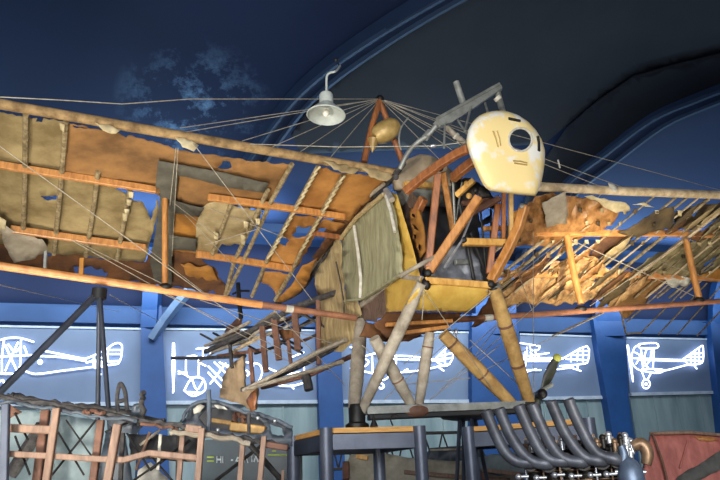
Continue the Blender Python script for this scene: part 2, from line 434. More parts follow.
S1 = [[(0,340),(8,338),(20,338),(34,342)], [(4,340),(2,356),(2,372)], [(21,340),(20,366),(16,373)], [(5,371),(18,342)], [(5,345),(17,371)], [(8,344),(15,352),(20,347)], [(-8,357),(32,355)], [(24,346),(27,354)],
      [(40,350),(85,359)], [(36,356),(60,357),(86,361)], [(-8,373),(17,374)], [(18,375),(22,370),(35,374),(60,371),(92,367),(117,364)], [(85,359),(97,354),(110,347)], [(86,363),(96,360),(96,368)],
      [(108,362),(108,350),(112,345),(118,343),(122,346),(121,358),(118,364)], [(109,350),(122,350)], [(109,354),(122,354)], [(92,362),(119,361)], [(94,356),(94,367),(98,367),(98,362)], [(100,358),(105,358),(100,366),(106,366)], [(97,369),(101,375)], [(-4,384),(3,380),(4,386)],
      [(38,362),(40,360),(42,362),(40,364),(38,362)]]
S2 = [[(174,343),(174.5,366),(173,393)], [(173,343),(172.5,366),(173.5,392)], [(178,371),(186,375)], [(178,374),(186,372)], [(186,357),(198,357),(198,378)], [(186,357),(187,376),(198,377)], [(196,349),(210,348),(209,356),(197,357)], [(203,349),(203,356)], [(198,362),(206,366)],
      [(184,391),(192,378),(203,379),(205,390),(193,396),(184,390)], [(192,379),(197,390),(203,381)], [(188,392),(202,393)], [(208,366),(226,384)], [(226,363),(210,384)], [(214,362),(230,377)], [(208,372),(222,388)], [(219,362),(230,368)],
      [(233,366),(241,362),(238,373)], [(228,365),(228,374)], [(246,362),(253,364),(252,370),(247,376)], [(246,370),(253,377)], [(254,363),(260,365),(262,373),(258,382),(252,383)], [(268,368),(284,374),(300,372)], [(268,384),(290,386),(303,383)], [(292,357),(304,352)], [(304,361),(304,375)], [(290,366),(304,366)], [(276,376),(286,374)], [(290,385),(294,389)]]
S3 = [[(350,347),(362,349)], [(363,357),(372,354),(379,354),(380,362),(374,378)], [(372,355),(373,378)], [(364,358),(369,362),(364,367)], [(350,368),(371,373)], [(374,377),(384,380),(391,374)], [(376,379),(380,383)], [(378,386),(381,383),(384,386),(381,389),(378,386)],
      [(392,356),(408,356),(440,360)], [(392,359),(424,360),(444,361)], [(396,355),(396,373)], [(394,373),(422,370),(450,364)], [(436,358),(447,348),(451,348),(453,356),(450,363),(445,366),(437,362)], [(440,356),(452,353)], [(438,359),(452,358)], [(445,349),(445,365)], [(437,366),(444,371)], [(404,371),(408,369)], [(385,356),(392,357)]]
S4 = [[(520,343),(533,345),(540,346)], [(530,345),(539,346),(538,350),(531,350),(530,345)], [(527,347),(526,360),(524,375)], [(525,352),(523,366),(528,372)], [(530,352),(536,358)], [(535,352),(539,357)], [(528,356),(549,353)], [(528,359),(563,359)], [(530,358),(563,358)], [(528,361),(555,361)],
      [(564,358),(587,346),(588,361),(582,364),(560,366)], [(566,359),(586,360)], [(572,355),(588,355)], [(578,351),(588,351)], [(578,350),(577,361)], [(583,348),(583,362)], [(571,354),(571,362)], [(524,370),(541,370)], [(525,372),(536,369)], [(546,370),(560,369),(573,367)], [(569,367),(581,371)], [(577,364),(578,369)]]
S5 = [[(627,345),(630,364),(633,382)], [(628,345),(631,364),(633,380)], [(632,354),(635,347),(640,345)], [(632,355),(632,362),(636,368),(642,371)], [(639,344),(656,343),(657,348),(640,348),(639,344)], [(641,348),(643,368)], [(647,348),(644,360),(649,369)], [(652,348),(650,360),(645,366)], [(654,348),(653,368)],
      [(630,358),(655,359),(685,360)], [(640,360),(685,361)], [(634,352),(640,356),(636,364)], [(642,369),(655,369),(664,370),(658,373),(643,371)], [(655,370),(663,371),(690,364)], [(682,360),(700,347),(703,347),(703,361),(698,364),(690,365),(684,360)], [(690,354),(703,353)], [(688,357),(703,357)], [(686,360),(703,361)], [(695,351),(695,364)], [(699,348),(699,364)], [(691,353),(691,364)], [(693,364),(697,369)],
      [(642,372),(645,380)], [(651,373),(648,379)], [(642,384),(644,380),(648,380),(650,384),(648,388),(644,388),(642,384)], [(645,384),(646,383),(647,384),(646,385),(645,384)]]
sign_labels = ['glowing outline biplane on panel at far left, crossed by dark support legs',
               'glowing outline aircraft with thick upright propeller, behind the wrecked tail frame',
               'glowing outline aircraft with rounded tail fin, seen between the landing gear struts',
               'glowing outline aircraft partly behind the small dark propeller blade',
               'glowing outline biplane with round wheel at far right, unobstructed']
signplane = Plane(wall_pt(0, 0, 0.16), WN)
for i, (S, q) in enumerate(zip((S1, S2, S3, S4, S5), PU)):
    root = tag(empty('neon_sign', (q[2] + q[3]) / 2), sign_labels[i], 'neon sign', 'neon aircraft signs along the back wall')
    bm = NB(); slab(bm, [q[0], q[1], q[2] + Vector((0, 0, .03)), q[3] + Vector((0, 0, .03))], .09, WN); link('panel', bm, panel_blue, root, False)
    bm = NB(); slab(bm, [q[0], q[1], q[1] + Vector((0, 0, .045)), q[0] + Vector((0, 0, .045))], .12, WN); link('top_rail', bm, pale_trim, root, False)
    for pl in S:
        obj_tube('neon_tube', smooth_path([signplane.hit(x, y) for x, y in pl], 3), 0.018, neon, root, 8)

# ================================================================== THE AIRPLANE
SY = 22.0
def pl(o): return span_plane(o, SY)
SD = Vector((math.cos(R(SY)), math.sin(R(SY)), 0))
FYAW = R(25)
ROOT = depth_pt(395, 173, 7.1)
FB = Vector((-math.sin(FYAW), math.cos(FYAW), 0))          # fuselage, tailward
FN = Vector((-math.cos(FYAW), -math.sin(FYAW), 0))         # fuselage, towards the near side
th = R(11)
WB = ray(22, 705).normalized()   # wing chord, tailward
LE = pl(ROOT)
rootL = LE.hit(395, 173); tipL = LE.hit(0, 104)
rootR = LE.hit(530, 187); tipR = LE.hit(720, 195)
nL = (tipL - rootL).cross(WB); nR = (tipR - rootR).cross(WB)
teR = depth_pt(600, 312, 10.3); nR = (tipR - rootR).cross(teR - rootR)
WL = Plane(rootL, nL); WR = Plane(rootR, nR)
SIDE = Plane(ROOT, FN)
ra = SIDE.hit(340, 310); rb = depth_pt(172, 358, 12.2)
REAR = Plane(ra, Vector((rb.x - ra.x, rb.y - ra.y, 0)).cross(Vector((0, 0, 1))))
Q = SIDE.hit(425, 280)
FRONT = span_plane(Q, SY); 
def front(dist): return span_plane(Q - FB * dist, SY)       # dist > 0: towards the nose
GL = depth_pt(357, 418, 7.3); GR = depth_pt(528, 408, 7.72)
GEAR = Plane(GL, (GR - GL).cross(Vector((0, 0, 1))))
sp = WL.hit(165, 195)
TRL = pl(sp); TRR = pl(WR.hit(566, 232))
plane_root = tag(empty('airplane', (0.6, 7.4, 1.6)), 'tattered old airplane of torn cloth and bare wood spanning the hall on stands', 'airplane')

# ---------------------------------------------------------------- wings
def xt(p, q, x):       # point on the line p-q at x
    t = (x - p[0]) / (q[0] - p[0]); return (x, p[1] + (q[1] - p[1]) * t)
a0 = xt((0, 104), (395, 173), -70)
lw = obj_tube('wing', [LE.hit(*a0), LE.hit(*xt((0, 104), (395, 173), 160)), LE.hit(395, 173)], 0.05, cloth_wrap, plane_root, 12, flat=1.0)
rw = obj_tube('wing', [LE.hit(525, 186), LE.hit(620, 191), LE.hit(720, 195), LE.hit(790, 199)], 0.058, cloth_wrap_pale, plane_root, 12)
# torn wrapping on the leading edges
for (x0, y0, L, w, M, par) in ((95, 125, 26, 5, fab_cream, lw), (175, 141, 24, 8, fab_cream, lw), (322, 163, 40, 6, fab_beige, lw), (360, 170, 34, 7, fab_beige, lw), (608, 186, 10, 6, white_stripe, rw)):
    sheet('torn_wrapping', [(x0, y0 - w / 2), (x0 + L * .5, y0 - w * .4 + L * .08), (x0 + L, y0 + L * .17), (x0 + L * .8, y0 + w * .7 + L * .17), (x0 + L * .3, y0 + w * .5 + L * .1)], lambda x, y: LE.hit(x, y, 0.06), LE.n, M, par, sag=0.02, freq=9, cell=4, jag=1.2)

def wsheet(P, poly, m, par, off=0.0, **kw):
    return sheet('wing_fabric', poly, lambda x, y: P.hit(x, y, off), P.n, m, par, **kw)
TL = [((-40, 108), (0, 112), (66, 122), (64, 150), (62, 175), (100, 181), (126, 194), (132, 200), (148, 203), (158, 200), (158, 214), (152, 235), (145, 262), (118, 261), (86, 256), (55, 254), (20, 246), (-40, 240))]
wsheet(WL, TL[0], fab_tan, lw, off=-0.03, sag=0.03, holes=[[(38, 116), (44, 117), (42, 122), (36, 121)], [(40, 195), (58, 196), (56, 200), (48, 201)], [(140, 197), (158, 196), (155, 208), (150, 222), (148, 212)]])
wsheet(WL, [(66, 122), (98, 129), (140, 138), (180, 150), (230, 158), (291, 164), (284, 184), (273, 200), (266, 213), (240, 206), (214, 200), (198, 208), (172, 202), (158, 196), (145, 192), (128, 187), (100, 182), (62, 175), (64, 150)], fab_brown, lw, off=0.01, sag=0.035,
       holes=[[(217, 168), (223, 161), (230, 162), (232, 167), (225, 169)], [(72, 124), (92, 129), (74, 127)], [(112, 131), (128, 134), (122, 136)], [(120, 133), (130, 134), (126, 138)]], jag=1.2)
wsheet(WL, [(158, 160), (185, 165), (230, 174), (269, 184), (264, 193), (225, 187), (190, 178), (178, 176), (176, 196), (172, 240), (172, 284), (154, 282), (150, 262), (155, 235), (159, 205), (160, 190), (155, 190)], fab_cross, lw, off=0.055, sag=0.02, jag=0.3)
wsheet(WL, [(172, 200), (204, 208), (199, 217), (171, 212)], fab_cross, lw, off=0.06, sag=0.02, jag=0.3)
wsheet(WL, [(169, 235), (197, 240), (196, 252), (169, 249)], fab_cross, lw, off=0.06, sag=0.02, jag=0.3)
wsheet(WL, [(174, 205), (200, 210), (197, 255), (170, 250)], fab_ochre, lw, off=0.0, sag=0.03)
wsheet(WL, [(158, 248), (196, 250), (202, 260), (215, 266), (222, 280), (230, 296), (200, 290), (150, 284)], fab_dkbrown, lw, off=-0.01, sag=0.06, jag=1.6)
wsheet(WL, [(180, 264), (212, 266), (218, 280), (190, 276)], fab_ochre, lw, off=0.02, sag=0.06, jag=1.6)
wsheet(WL, [(199, 208), (214, 202), (228, 204), (263, 213), (257, 226), (248, 234), (243, 246), (222, 244), (217, 254), (194, 253), (196, 230)], fab_beige, lw, off=0.02, sag=0.03, jag=1.2)
wsheet(WL, [(42, 257), (68, 249), (84, 257), (118, 262), (145, 264), (154, 245), (160, 262), (162, 287), (105, 279), (45, 269)], fab_dkbrown, lw, off=-0.05, sag=0.05, holes=[[(73, 266), (88, 267), (108, 273), (106, 278), (74, 274)]], jag=1.4)
wsheet(WL, [(-40, 228), (0, 240), (44, 250), (44, 270), (0, 262), (-40, 256)], fab_dkbrown, lw, off=-0.07, sag=0.05)
wsheet(WL, [(0, 222), (20, 233), (42, 240), (48, 250), (35, 260), (14, 263), (5, 246)], fab_grey, lw, off=0.08, sag=0.05, freq=4)
wsheet(WL, [(-6, 216), (6, 222), (5, 234), (-6, 238)], fab_cream, lw, off=0.1, sag=0.05, freq=6)
# inner bays near the fuselage
wsheet(WL, [(318, 167), (343, 175), (336, 192), (322, 213), (296, 208), (308, 186)], fab_orange, lw, sag=0.05, jag=1.2)
wsheet(WL, [(343, 175), (398, 178), (382, 192), (362, 206), (350, 222), (337, 216), (322, 212), (334, 194)], fab_orange, lw, off=-0.01, sag=0.05, jag=1.0)
wsheet(WL, [(291, 214), (323, 219), (312, 240), (302, 258), (297, 268), (266, 262), (279, 240)], fab_orange, lw, off=-0.01, sag=0.05, jag=1.5,
       holes=[[(292, 236), (298, 225), (312, 226), (306, 236)], [(280, 240), (290, 241), (286, 246), (279, 244)]])
wsheet(WL, [(324, 219), (345, 224), (336, 232), (317, 228)], fab_orange, lw, sag=0.03)
wsheet(WL, [(263, 270), (292, 273), (284, 290), (276, 297), (272, 288), (260, 282)], fab_orange, lw, sag=0.05, jag=1.5)
wsheet(WL, [(312, 262), (318, 258), (306, 285), (296, 296), (283, 303), (274, 302), (290, 287), (302, 266)], fab_ochre, lw, off=0.03, sag=0.03)
wsheet(WL, [(338, 216), (352, 219), (345, 232), (330, 240), (322, 234)], fab_dkbrown, lw, off=-0.02, sag=0.03)
wsheet(WL, [(366, 202), (384, 190), (352, 222), (330, 246), (318, 262), (312, 258), (326, 238)], fab_dkbrown, lw, off=-0.02, sag=0.03)
# blue cloth remnants seen edge on are left out: they are the hall beyond
def wtube(P, par, name, pts, r, m, off, n=8, flat=1.0):
    return obj_tube(name, [P.hit(x, y, off) for x, y in pts], r, m, par, n, flat=flat)
def wbar(P, par, name, pts, w, h, m, off):
    return obj_bar(name, [P.hit(x, y, off) for x, y in pts], w, h, m, par)
wbar(WL, lw, 'spar', [(-60, 156), (0, 165), (156, 190)], 0.055, 0.075, wood_orange, 0.05)
wbar(WL, lw, 'spar', [(208, 197), (260, 204), (345, 217)], 0.055, 0.075, wood_orange, 0.05)
wbar(WL, lw, 'spar', [(10, 229), (80, 239), (146, 248)], 0.06, 0.085, wood_orange, 0.05)
wbar(WL, lw, 'spar', [(196, 254), (240, 260), (292, 269)], 0.06, 0.085, wood_orange, 0.05)
wbar(WL, lw, 'spar', [(312, 233), (345, 238)], 0.045, 0.06, wood_red, 0.05)
for pts in ([(26, 114), (25, 180), (23, 238)], [(66, 122), (61, 185), (54, 254)], [(98, 172), (94, 205), (86, 256)], [(130, 190), (125, 215), (117, 260)], [(233, 199), (222, 228), (212, 255)],
            [(268, 190), (250, 228), (234, 262), (225, 297)], [(292, 164), (272, 200), (258, 230), (240, 268), (226, 296)], [(318, 167), (290, 218), (268, 258), (252, 296)], [(343, 176), (322, 212), (300, 254), (290, 275), (275, 300)], [(-30, 108), (-32, 240)]):
    wtube(WL, lw, 'rib', pts, 0.028, rib_mat, 0.035)
for (x0, y0, x1, y1, n) in ((318, 167, 268, 258, 16), (343, 176, 300, 252, 13)):   # stitched rib edges
    for k in range(n):
        t = (k + .5) / n; x = x0 + (x1 - x0) * t; y = y0 + (y1 - y0) * t
        wtube(WL, lw, 'stitch', [(x - 2, y + 3), (x + 3.5, y - 3)], 0.013, fab_cream, 0.075, 6)
for (x, y, L) in ((62, 128, 8), (131, 195, 7), (129, 203, 6), (127, 212, 7), (125, 218, 8), (216, 236, 7), (246, 226, 8), (243, 240, 10), (258, 222, 6)):
    wsheet(WL, [(x - 2.5, y - L * .5), (x + 2.5, y - L * .4), (x + 2, y + L * .5), (x - 2, y + L * .3)], fab_cream, lw, off=0.085, sag=0.02, cell=3, freq=10)
# bridge truss under each wing
obj_tube('truss_tube', [TRL.hit(*xt((0, 266), (352, 318), -80)), TRL.hit(150, 288), TRL.hit(262, 305)], 0.042, tube_orange, lw, 12)
obj_tube('truss_tube', [TRL.hit(262, 305), TRL.hit(356, 318)], 0.038, tube_copper, lw, 12)
obj_tube('tube_sleeve', [TRL.hit(286, 308.5), TRL.hit(293, 309.5)], 0.043, white_stripe, lw, 12)
obj_tube('truss_tube', [TRR.hit(452, 320), TRR.hit(545, 314), TRR.hit(640, 307), TRR.hit(780, 297)], 0.036, tube_copper, rw, 12)
obj_tube('tube_sleeve', [TRR.hit(484, 318), TRR.hit(492, 317.5)], 0.041, white_stripe, rw, 12)
obj_tube('truss_strut', [TRL.hit(165, 194), TRL.hit(165, 285)], 0.033, wood_orange, lw, 10)
obj_tube('truss_strut', [TRR.hit(567, 236), TRR.hit(573, 270), TRR.hit(581, 304)], 0.045, wood_orange, rw, 10)
obj_tube('truss_strut', [TRR.hit(686, 240), TRR.hit(692, 268), TRR.hit(699, 298)], 0.045, wood_orange, rw, 10)
for P, x, y, par in ((TRL, 165, 287, lw), (TRR, 581, 309, rw), (TRR, 699, 300, rw), (TRL, 165, 193, lw)):
    bm = NB(); ball(bm, P.hit(x, y), 0.055, 1.4, 1, .8); link('strut_fitting', bm, dark_metal, par)
obj_bar('hanger_bracket', [TRL.hit(46, 251, .03), TRL.hit(45, 268, .03)], 0.03, 0.03, grey_metal, lw)
obj_bar('hanger_bracket', [TRL.hit(82, 258, .03), TRL.hit(81, 275, .03)], 0.045, 0.02, fab_ochre, lw)

# right wing
wsheet(WR, [(532, 200), (545, 193), (570, 195), (600, 201), (622, 209), (614, 222), (600, 230), (578, 240), (555, 247), (530, 246), (508, 250), (512, 232), (522, 212)], fab_satin, rw, off=0.02, sag=0.025, radial=(566, 236, 0.02, 21), cell=3.5, jag=1.4)
wsheet(WR, [(584, 196), (604, 198), (626, 203), (630, 210), (616, 213), (602, 205)], fab_cream, rw, off=0.08, sag=0.03, freq=5, cell=4, jag=1.4)
wsheet(WR, [(632, 204), (645, 203), (655, 208), (646, 207)], fab_cream, rw, off=0.1, sag=0.04, cell=3)
wsheet(WR, [(542, 203), (552, 198), (566, 191), (568, 224), (560, 224), (547, 228)], fab_grey, rw, off=0.12, sag=0.03, freq=4, cell=5)
wsheet(WR, [(618, 233), (634, 224), (652, 214), (673, 206), (675, 230), (650, 232), (634, 236)], fab_umber, rw, off=0.06, sag=0.06, cell=5)
wsheet(WR, [(556, 262), (575, 254), (594, 256), (606, 268), (640, 274), (626, 288), (606, 300), (594, 298), (580, 304), (560, 304), (530, 304), (496, 308), (510, 292), (538, 276)], fab_straw, rw, off=0.03, sag=0.05, freq=4, radial=(582, 262, 0.02, 22), cell=4, jag=1.5, holes=[[(590, 280), (598, 278), (596, 283)]])
wsheet(WR, [(560, 268), (582, 256), (598, 262), (588, 276), (572, 288), (556, 290)], fab_straw, rw, off=0.07, sag=0.05, freq=6, cell=4, jag=1.5, seed=4)
wsheet(WR, [(496, 284), (526, 278), (552, 280), (540, 292), (520, 304), (494, 318), (470, 326), (488, 300)], fab_dkbrown, rw, off=0.0, sag=0.08, cell=5, jag=1.5)
wsheet(WR, [(626, 275), (646, 262), (690, 240), (720, 234), (790, 234), (790, 278), (720, 276), (664, 277)], fab_olive, rw, off=0.0, sag=0.07, cell=6, jag=1.4, holes=[[(700, 270), (708, 262), (720, 256), (716, 264), (706, 272)]])
wsheet(WR, [(598, 300), (640, 279), (668, 281), (650, 299), (636, 308), (624, 318), (618, 310)], fab_brown, rw, off=0.0, sag=0.08, cell=5, jag=1.6)
wsheet(WR, [(688, 238), (712, 224), (730, 216), (760, 212), (760, 232), (718, 236), (698, 241)], fab_dkbrown, rw, off=0.02, sag=0.04, cell=5)
wsheet(WR, [(676, 212), (700, 206), (730, 202), (760, 204), (760, 212), (712, 220), (690, 229), (676, 230)], fab_umber, rw, off=-0.03, sag=0.05, cell=5, holes=[[(688, 212), (700, 209), (694, 217)]])
wsheet(WR, [(604, 236), (626, 230), (634, 233), (604, 254), (592, 262), (590, 256)], fab_dkbrown, rw, off=-0.02, sag=0.05, cell=5)
wsheet(WR, [(700, 276), (716, 270), (760, 262), (760, 282), (704, 281)], fab_ochre, rw, off=0.03, sag=0.04, cell=5)
wsheet(WR, [(664, 277), (690, 278), (684, 286), (672, 288)], white_stripe, rw, off=0.05, sag=0.05, freq=7, cell=4, jag=1.6)
wsheet(WR, [(510, 215), (528, 204), (540, 204), (534, 222), (518, 238), (506, 240)], fab_ochre, rw, off=-0.03, sag=0.06, cell=5)
wbar(WR, rw, 'spar', [(535, 233), (640, 233), (690, 234), (790, 238)], 0.06, 0.085, tube_orange, 0.0)
wbar(WR, rw, 'spar', [(494, 274), (600, 274), (680, 277), (790, 281)], 0.06, 0.085, tube_orange, 0.0)
for i in range(30):         # shreds of cloth still tied along the ribs
    if i < 19: x = random.uniform(500, 640); y = random.uniform(266, 297)
    elif i < 27: x = random.uniform(668, 745); y = random.uniform(214, 230)
    else: x = random.uniform(545, 640); y = random.uniform(238, 262)
    L = random.uniform(14, 30); w_ = random.uniform(1.4, 3.6); dx, dy = -.77 * L, .63 * L
    wsheet(WR, [(x - dx - w_ * .2, y - dy - w_), (x - dx * .3 + w_, y - dy * .3 + w_ * .6), (x + dx, y + dy + w_ * .5), (x + dx * .4 - w_ * .8, y + dy * .3 - w_ * .6)], random.choice([fab_umber, fab_dkbrown, fab_beige, fab_olive] if 19 <= i < 27 else [fab_straw, fab_beige, fab_satin, fab_dkbrown, fab_satin, fab_umber, fab_brown, fab_straw]), rw, off=random.uniform(.03, .10), sag=0.02, freq=4, cell=4, jag=.5)
for i, x in enumerate(range(566, 800, 11)):          # ribs run from the leading edge back towards the tail
    y0 = 192 + (x - 540) * 0.04
    pts = []
    for t in ((.45, .7, 1.0) if x < 650 else (0, .34, .67, 1.0)):
        yy = y0 + (298 - y0) * t; pts.append((x - 1.22 * (yy - y0), yy))
    r = random.uniform(0.012, 0.024)
    if i in (2, 9, 14): continue
    wtube(WR, rw, 'rib', pts, r, rib_mat if i % 3 else cloth_wrap_pale, 0.02)
    for t in (0.15, 0.27, 0.45, 0.58, 0.74):
        if random.random() < 0.55:
            yy = y0 + (298 - y0) * t; xx = x - 1.22 * (yy - y0); L = random.uniform(3, 6)
            wsheet(WR, [(xx - 2, yy - L * .4), (xx + 1.6, yy - L * .5), (xx + 1.4, yy + L * .5), (xx - 1.6, yy + L * .4)], random.choice([fab_cream, fab_beige, fab_umber]), rw, off=0.06, sag=0.04, cell=3, freq=8)
for (x0, y0, x1, y1) in ((672, 281, 627, 322), (692, 281, 640, 334), (707, 283, 658, 335), (722, 285, 677, 335), (740, 290, 697, 336), (604, 312, 552, 336)):
    wtube(WR, rw, 'rib', [(x0, y0), ((x0 + x1) / 2, (y0 + y1) / 2), (x1, y1)], 0.011, rib_mat, 0.0, 6)
wtube(WR, rw, 'trailing_edge_wire', [(621, 310), (623, 322), (626, 334), (640, 333)], 0.014, rib_mat, 0.0, 6)
wtube(WR, rw, 'broad_rib', [(720, 212), (690, 236), (660, 258), (628, 280)], 0.042, cloth_wrap_pale, 0.05, flat=0.5)

# ---------------------------------------------------------------- fuselage
fus = obj_bar('fuselage', [SIDE.hit(422, 279), SIDE.hit(400, 276), SIDE.hit(345, 318), SIDE.hit(330, 345)], 0.05, 0.06, strut_grey, plane_root)
def fbar(name, pts, w, h, m, P=None): return obj_bar(name, [P.hit(x, y) for x, y in pts], w, h, m, fus)
def seg(name, p, Pp, q, Pq, w, h, m): return obj_bar(name, [Pp.hit(*p), Pq.hit(*q)], w, h, m, fus)
S_ = lambda off: (lambda x, y: SIDE.hit(x, y, off))
sheet('yellow_side_sheet', [(392, 192), (397, 195), (406, 225), (415, 256), (422, 284), (420, 296), (404, 311), (386, 312), (384, 282), (398, 270), (398, 230), (390, 205)], S_(0.02), FN, yellow_metal, fus, sag=0.01, jag=0.1)
sheet('green_canvas_panel', [(384, 192), (391, 198), (396, 220), (401, 246), (401, 276), (385, 286), (362, 299), (347, 301), (344, 272), (341, 240), (346, 228), (362, 210), (376, 198)], S_(0.08), FN, green_canvas, fus, sag=0.05, freq=3, jag=0.4, thick=0.02)
for pts in ([(354, 226), (358, 252), (361, 280), (360, 298)], [(386, 196), (391, 212), (395, 232)]):
    obj_tube('white_edge_tape', [SIDE.hit(x, y, 0.125) for x, y in pts], 0.02, white_stripe, fus, 8)
obj_bar('panel_top_batten', [SIDE.hit(340, 239, .12), SIDE.hit(356, 218, .12), SIDE.hit(384, 194, .12)], 0.04, 0.035, khaki_canvas, fus)
obj_bar('panel_bottom_batten', [SIDE.hit(345, 301, .1), SIDE.hit(362, 299, .1), SIDE.hit(402, 274, .1)], 0.04, 0.03, green_canvas, fus)
sheet('khaki_canvas_cover', [(332, 236), (341, 240), (344, 272), (347, 301), (360, 300), (360, 318), (354, 340), (342, 352), (320, 350), (319, 312), (316, 286), (313, 274), (322, 254)], S_(0.03), FN, khaki_canvas, fus, sag=0.07, freq=3, jag=0.8)
obj_tube('canvas_seam', [SIDE.hit(x, y, .09) for x, y in ((336, 262), (341, 284), (344, 304), (344, 316))], 0.010, wreck_dark, fus, 6)
sheet('mauve_cloth_cover', [(360, 300), (386, 286), (388, 311), (376, 322), (362, 320)], S_(0.0), FN, purple_cloth, fus, sag=0.04, freq=6)
obj_tube('root_edge_tube', smooth_path([SIDE.hit(x, y, .02) for x, y in ((404, 163), (392, 178), (372, 198), (352, 220), (330, 248), (314, 272), (300, 291), (276, 304))]), 0.032, wreck_dark, fus, 8)
obj_tube('root_edge_tube', smooth_path([SIDE.hit(x, y, .08) for x, y in ((384, 184), (362, 203), (340, 230), (322, 254), (306, 278))]), 0.022, strut_grey, fus, 8)
obj_tube('root_fitting', [SIDE.hit(386, 190, .1), SIDE.hit(392, 200, .1)], 0.035, bright_metal, fus, 8)
# front belly cowl under the engine bay
def belly(x, y):       # curves back under the nose
    t = max(0.0, min(1.0, (y - 284) / 30.0))
    return front(-0.28 * t * t).hit(x, y)
sheet('yellow_belly_cowl', [(420, 286), (450, 285), (487, 289), (486, 298), (478, 305), (466, 313), (440, 312), (404, 311), (408, 300)], belly, FRONT.n, yellow_metal, fus, off=0.02, sag=0.004, jag=0.1, cell=3.5)
obj_bar('front_cross_member', [FRONT.hit(424, 281), FRONT.hit(490, 286)], 0.09, 0.07, wood_pale, fus)
sheet('underside_board', [(388, 312), (462, 313), (456, 322), (440, 330), (416, 336), (386, 338), (374, 324)], lambda x, y: front(-0.6).hit(x, y), FRONT.n, fab_dkbrown, fus, sag=0.02, thick=0.03)
fbar('underside_batten', [(386, 325), (452, 321)], 0.05, 0.04, wood_orange, front(-0.52))
fbar('underside_batten', [(404, 333), (448, 327)], 0.05, 0.04, wood_orange, front(-0.52))
sheet('underside_tray', [(366, 322), (404, 330), (424, 336), (410, 341), (382, 341), (360, 336)], lambda x, y: front(-0.75).hit(x, y), FRONT.n, fab_dkbrown, fus, sag=0.02, thick=0.03)
# side bulkheads, engine bay and bearers
sheet('brown_bulkhead', [(396, 192), (402, 186), (420, 200), (424, 240), (426, 262), (422, 276), (414, 254), (404, 220)], lambda x, y: SIDE.hit(x, y, -0.12), FN, purple_cloth, fus, sag=0.03, holes=[], jag=0.2)
sheet('lightened_frame', [(409, 208), (418, 210), (423, 226), (425, 250), (420, 258), (413, 240)], lambda x, y: SIDE.hit(x, y, -0.06), FN, fab_ochre, fus, sag=0.01, jag=0.2, thick=0.02,
      holes=[[(411, 223), (416, 226), (419, 231), (414, 229)], [(413, 234), (416, 235), (416, 239), (413, 238)], [(418, 243), (421, 246), (420, 252), (417, 248)], [(411, 213), (415, 215), (415, 218), (411, 216)]])
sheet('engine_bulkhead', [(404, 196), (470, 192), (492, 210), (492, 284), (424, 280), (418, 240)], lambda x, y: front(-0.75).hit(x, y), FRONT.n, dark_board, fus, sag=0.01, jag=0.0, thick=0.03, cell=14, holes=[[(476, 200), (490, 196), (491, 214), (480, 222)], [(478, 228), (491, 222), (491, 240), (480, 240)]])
sheet('torn_slate_sheet', [(432, 262), (448, 248), (468, 244), (478, 258), (484, 280), (484, 284), (430, 279)], lambda x, y: front(-0.12).hit(x, y), FRONT.n, slate_sheet, fus, sag=0.1, freq=5, cell=5)
bm = NB(); tube(bm, [front(-.55).hit(402, 194), front(-.55).hit(452, 196)], 0.13, 20); link('oil_tank', bm, grey_metal, fus)
sheet('headrest_fairing', [(396, 176), (400, 166), (408, 159), (420, 154), (430, 155), (442, 161), (451, 170), (456, 180), (456, 190), (398, 187)], lambda x, y: front(-0.45).hit(x, y), FRONT.n, headrest_mat, fus, sag=0.01, jag=0.1, thick=0.12, cell=9)
fbar('cross_batten', [(404, 184), (436, 186)], 0.05, 0.06, wood_pale, front(-0.38))
NOSE = front(0.62)
def strut3(name, p, dp, q, dq, w, h, m):
    obj_bar(name, [front(dp).hit(*p), front(dq).hit(*q)], w, h, m, fus)
sheet('mount_plate', [(450, 180), (470, 178), (486, 188), (496, 200), (480, 208), (456, 202)], lambda x, y: front(-.1).hit(x, y), FRONT.n, wreck_dark, fus, sag=.05, freq=6, thick=.03, holes=[[(474, 192), (480, 194), (476, 199)]])
strut3('mount_rail', (456, 196), .0, (474, 180), .15, .05, .06, wood_pale)
strut3('mount_rail', (462, 204), .0, (498, 200), .05, .05, .06, wreck_brown)
# bearers running from the frame forward to the nose cowl
obj_bar('engine_bearer', [front(d).hit(x, y) for x, y, d in ((405, 192, -.1), (424, 176, .1), (442, 163, .3), (458, 153, .48), (468, 149, .6))], 0.07, 0.085, wood_red, fus)
obj_bar('engine_bearer', [front(d).hit(x, y) for x, y, d in ((453, 178, .1), (462, 170, .3), (478, 158, .52))], 0.07, 0.1, wood_red, fus)
strut3('bay_strut', (438, 174), .16, (428, 268), .03, 0.075, 0.08, wood_red)
strut3('bay_strut', (443, 172), .12, (453, 230), -.15, 0.06, 0.07, wood_orange)
strut3('bay_strut', (479, 197), .35, (429, 272), .03, 0.08, 0.085, wood_orange)
strut3('bay_strut', (424, 198), -.1, (416, 214), -.25, 0.08, 0.09, wood_red)
obj_bar('bay_strut', [front(d).hit(x, y) for x, y, d in ((525, 205, .3), (518, 228, .2), (508, 250, .12), (491, 281, .03))], 0.085, 0.09, wood_orange, fus)
strut3('bay_strut', (498, 204), .1, (489, 274), .0, 0.065, 0.07, wood_red)
strut3('bay_strut', (463, 242), .1, (508, 243), .05, 0.07, 0.075, wood_pale)
strut3('bay_strut', (511, 190), .35, (511, 238), .1, 0.045, 0.05, strut_tan)
strut3('bay_strut', (504, 190), .3, (503, 240), .0, 0.045, 0.05, wood_red)
strut3('bay_strut', (468, 215), .0, (500, 198), .2, 0.05, 0.06, wreck_brown)
strut3('bay_strut', (482, 229), -.1, (512, 228), -.1, 0.05, 0.05, wood_orange)
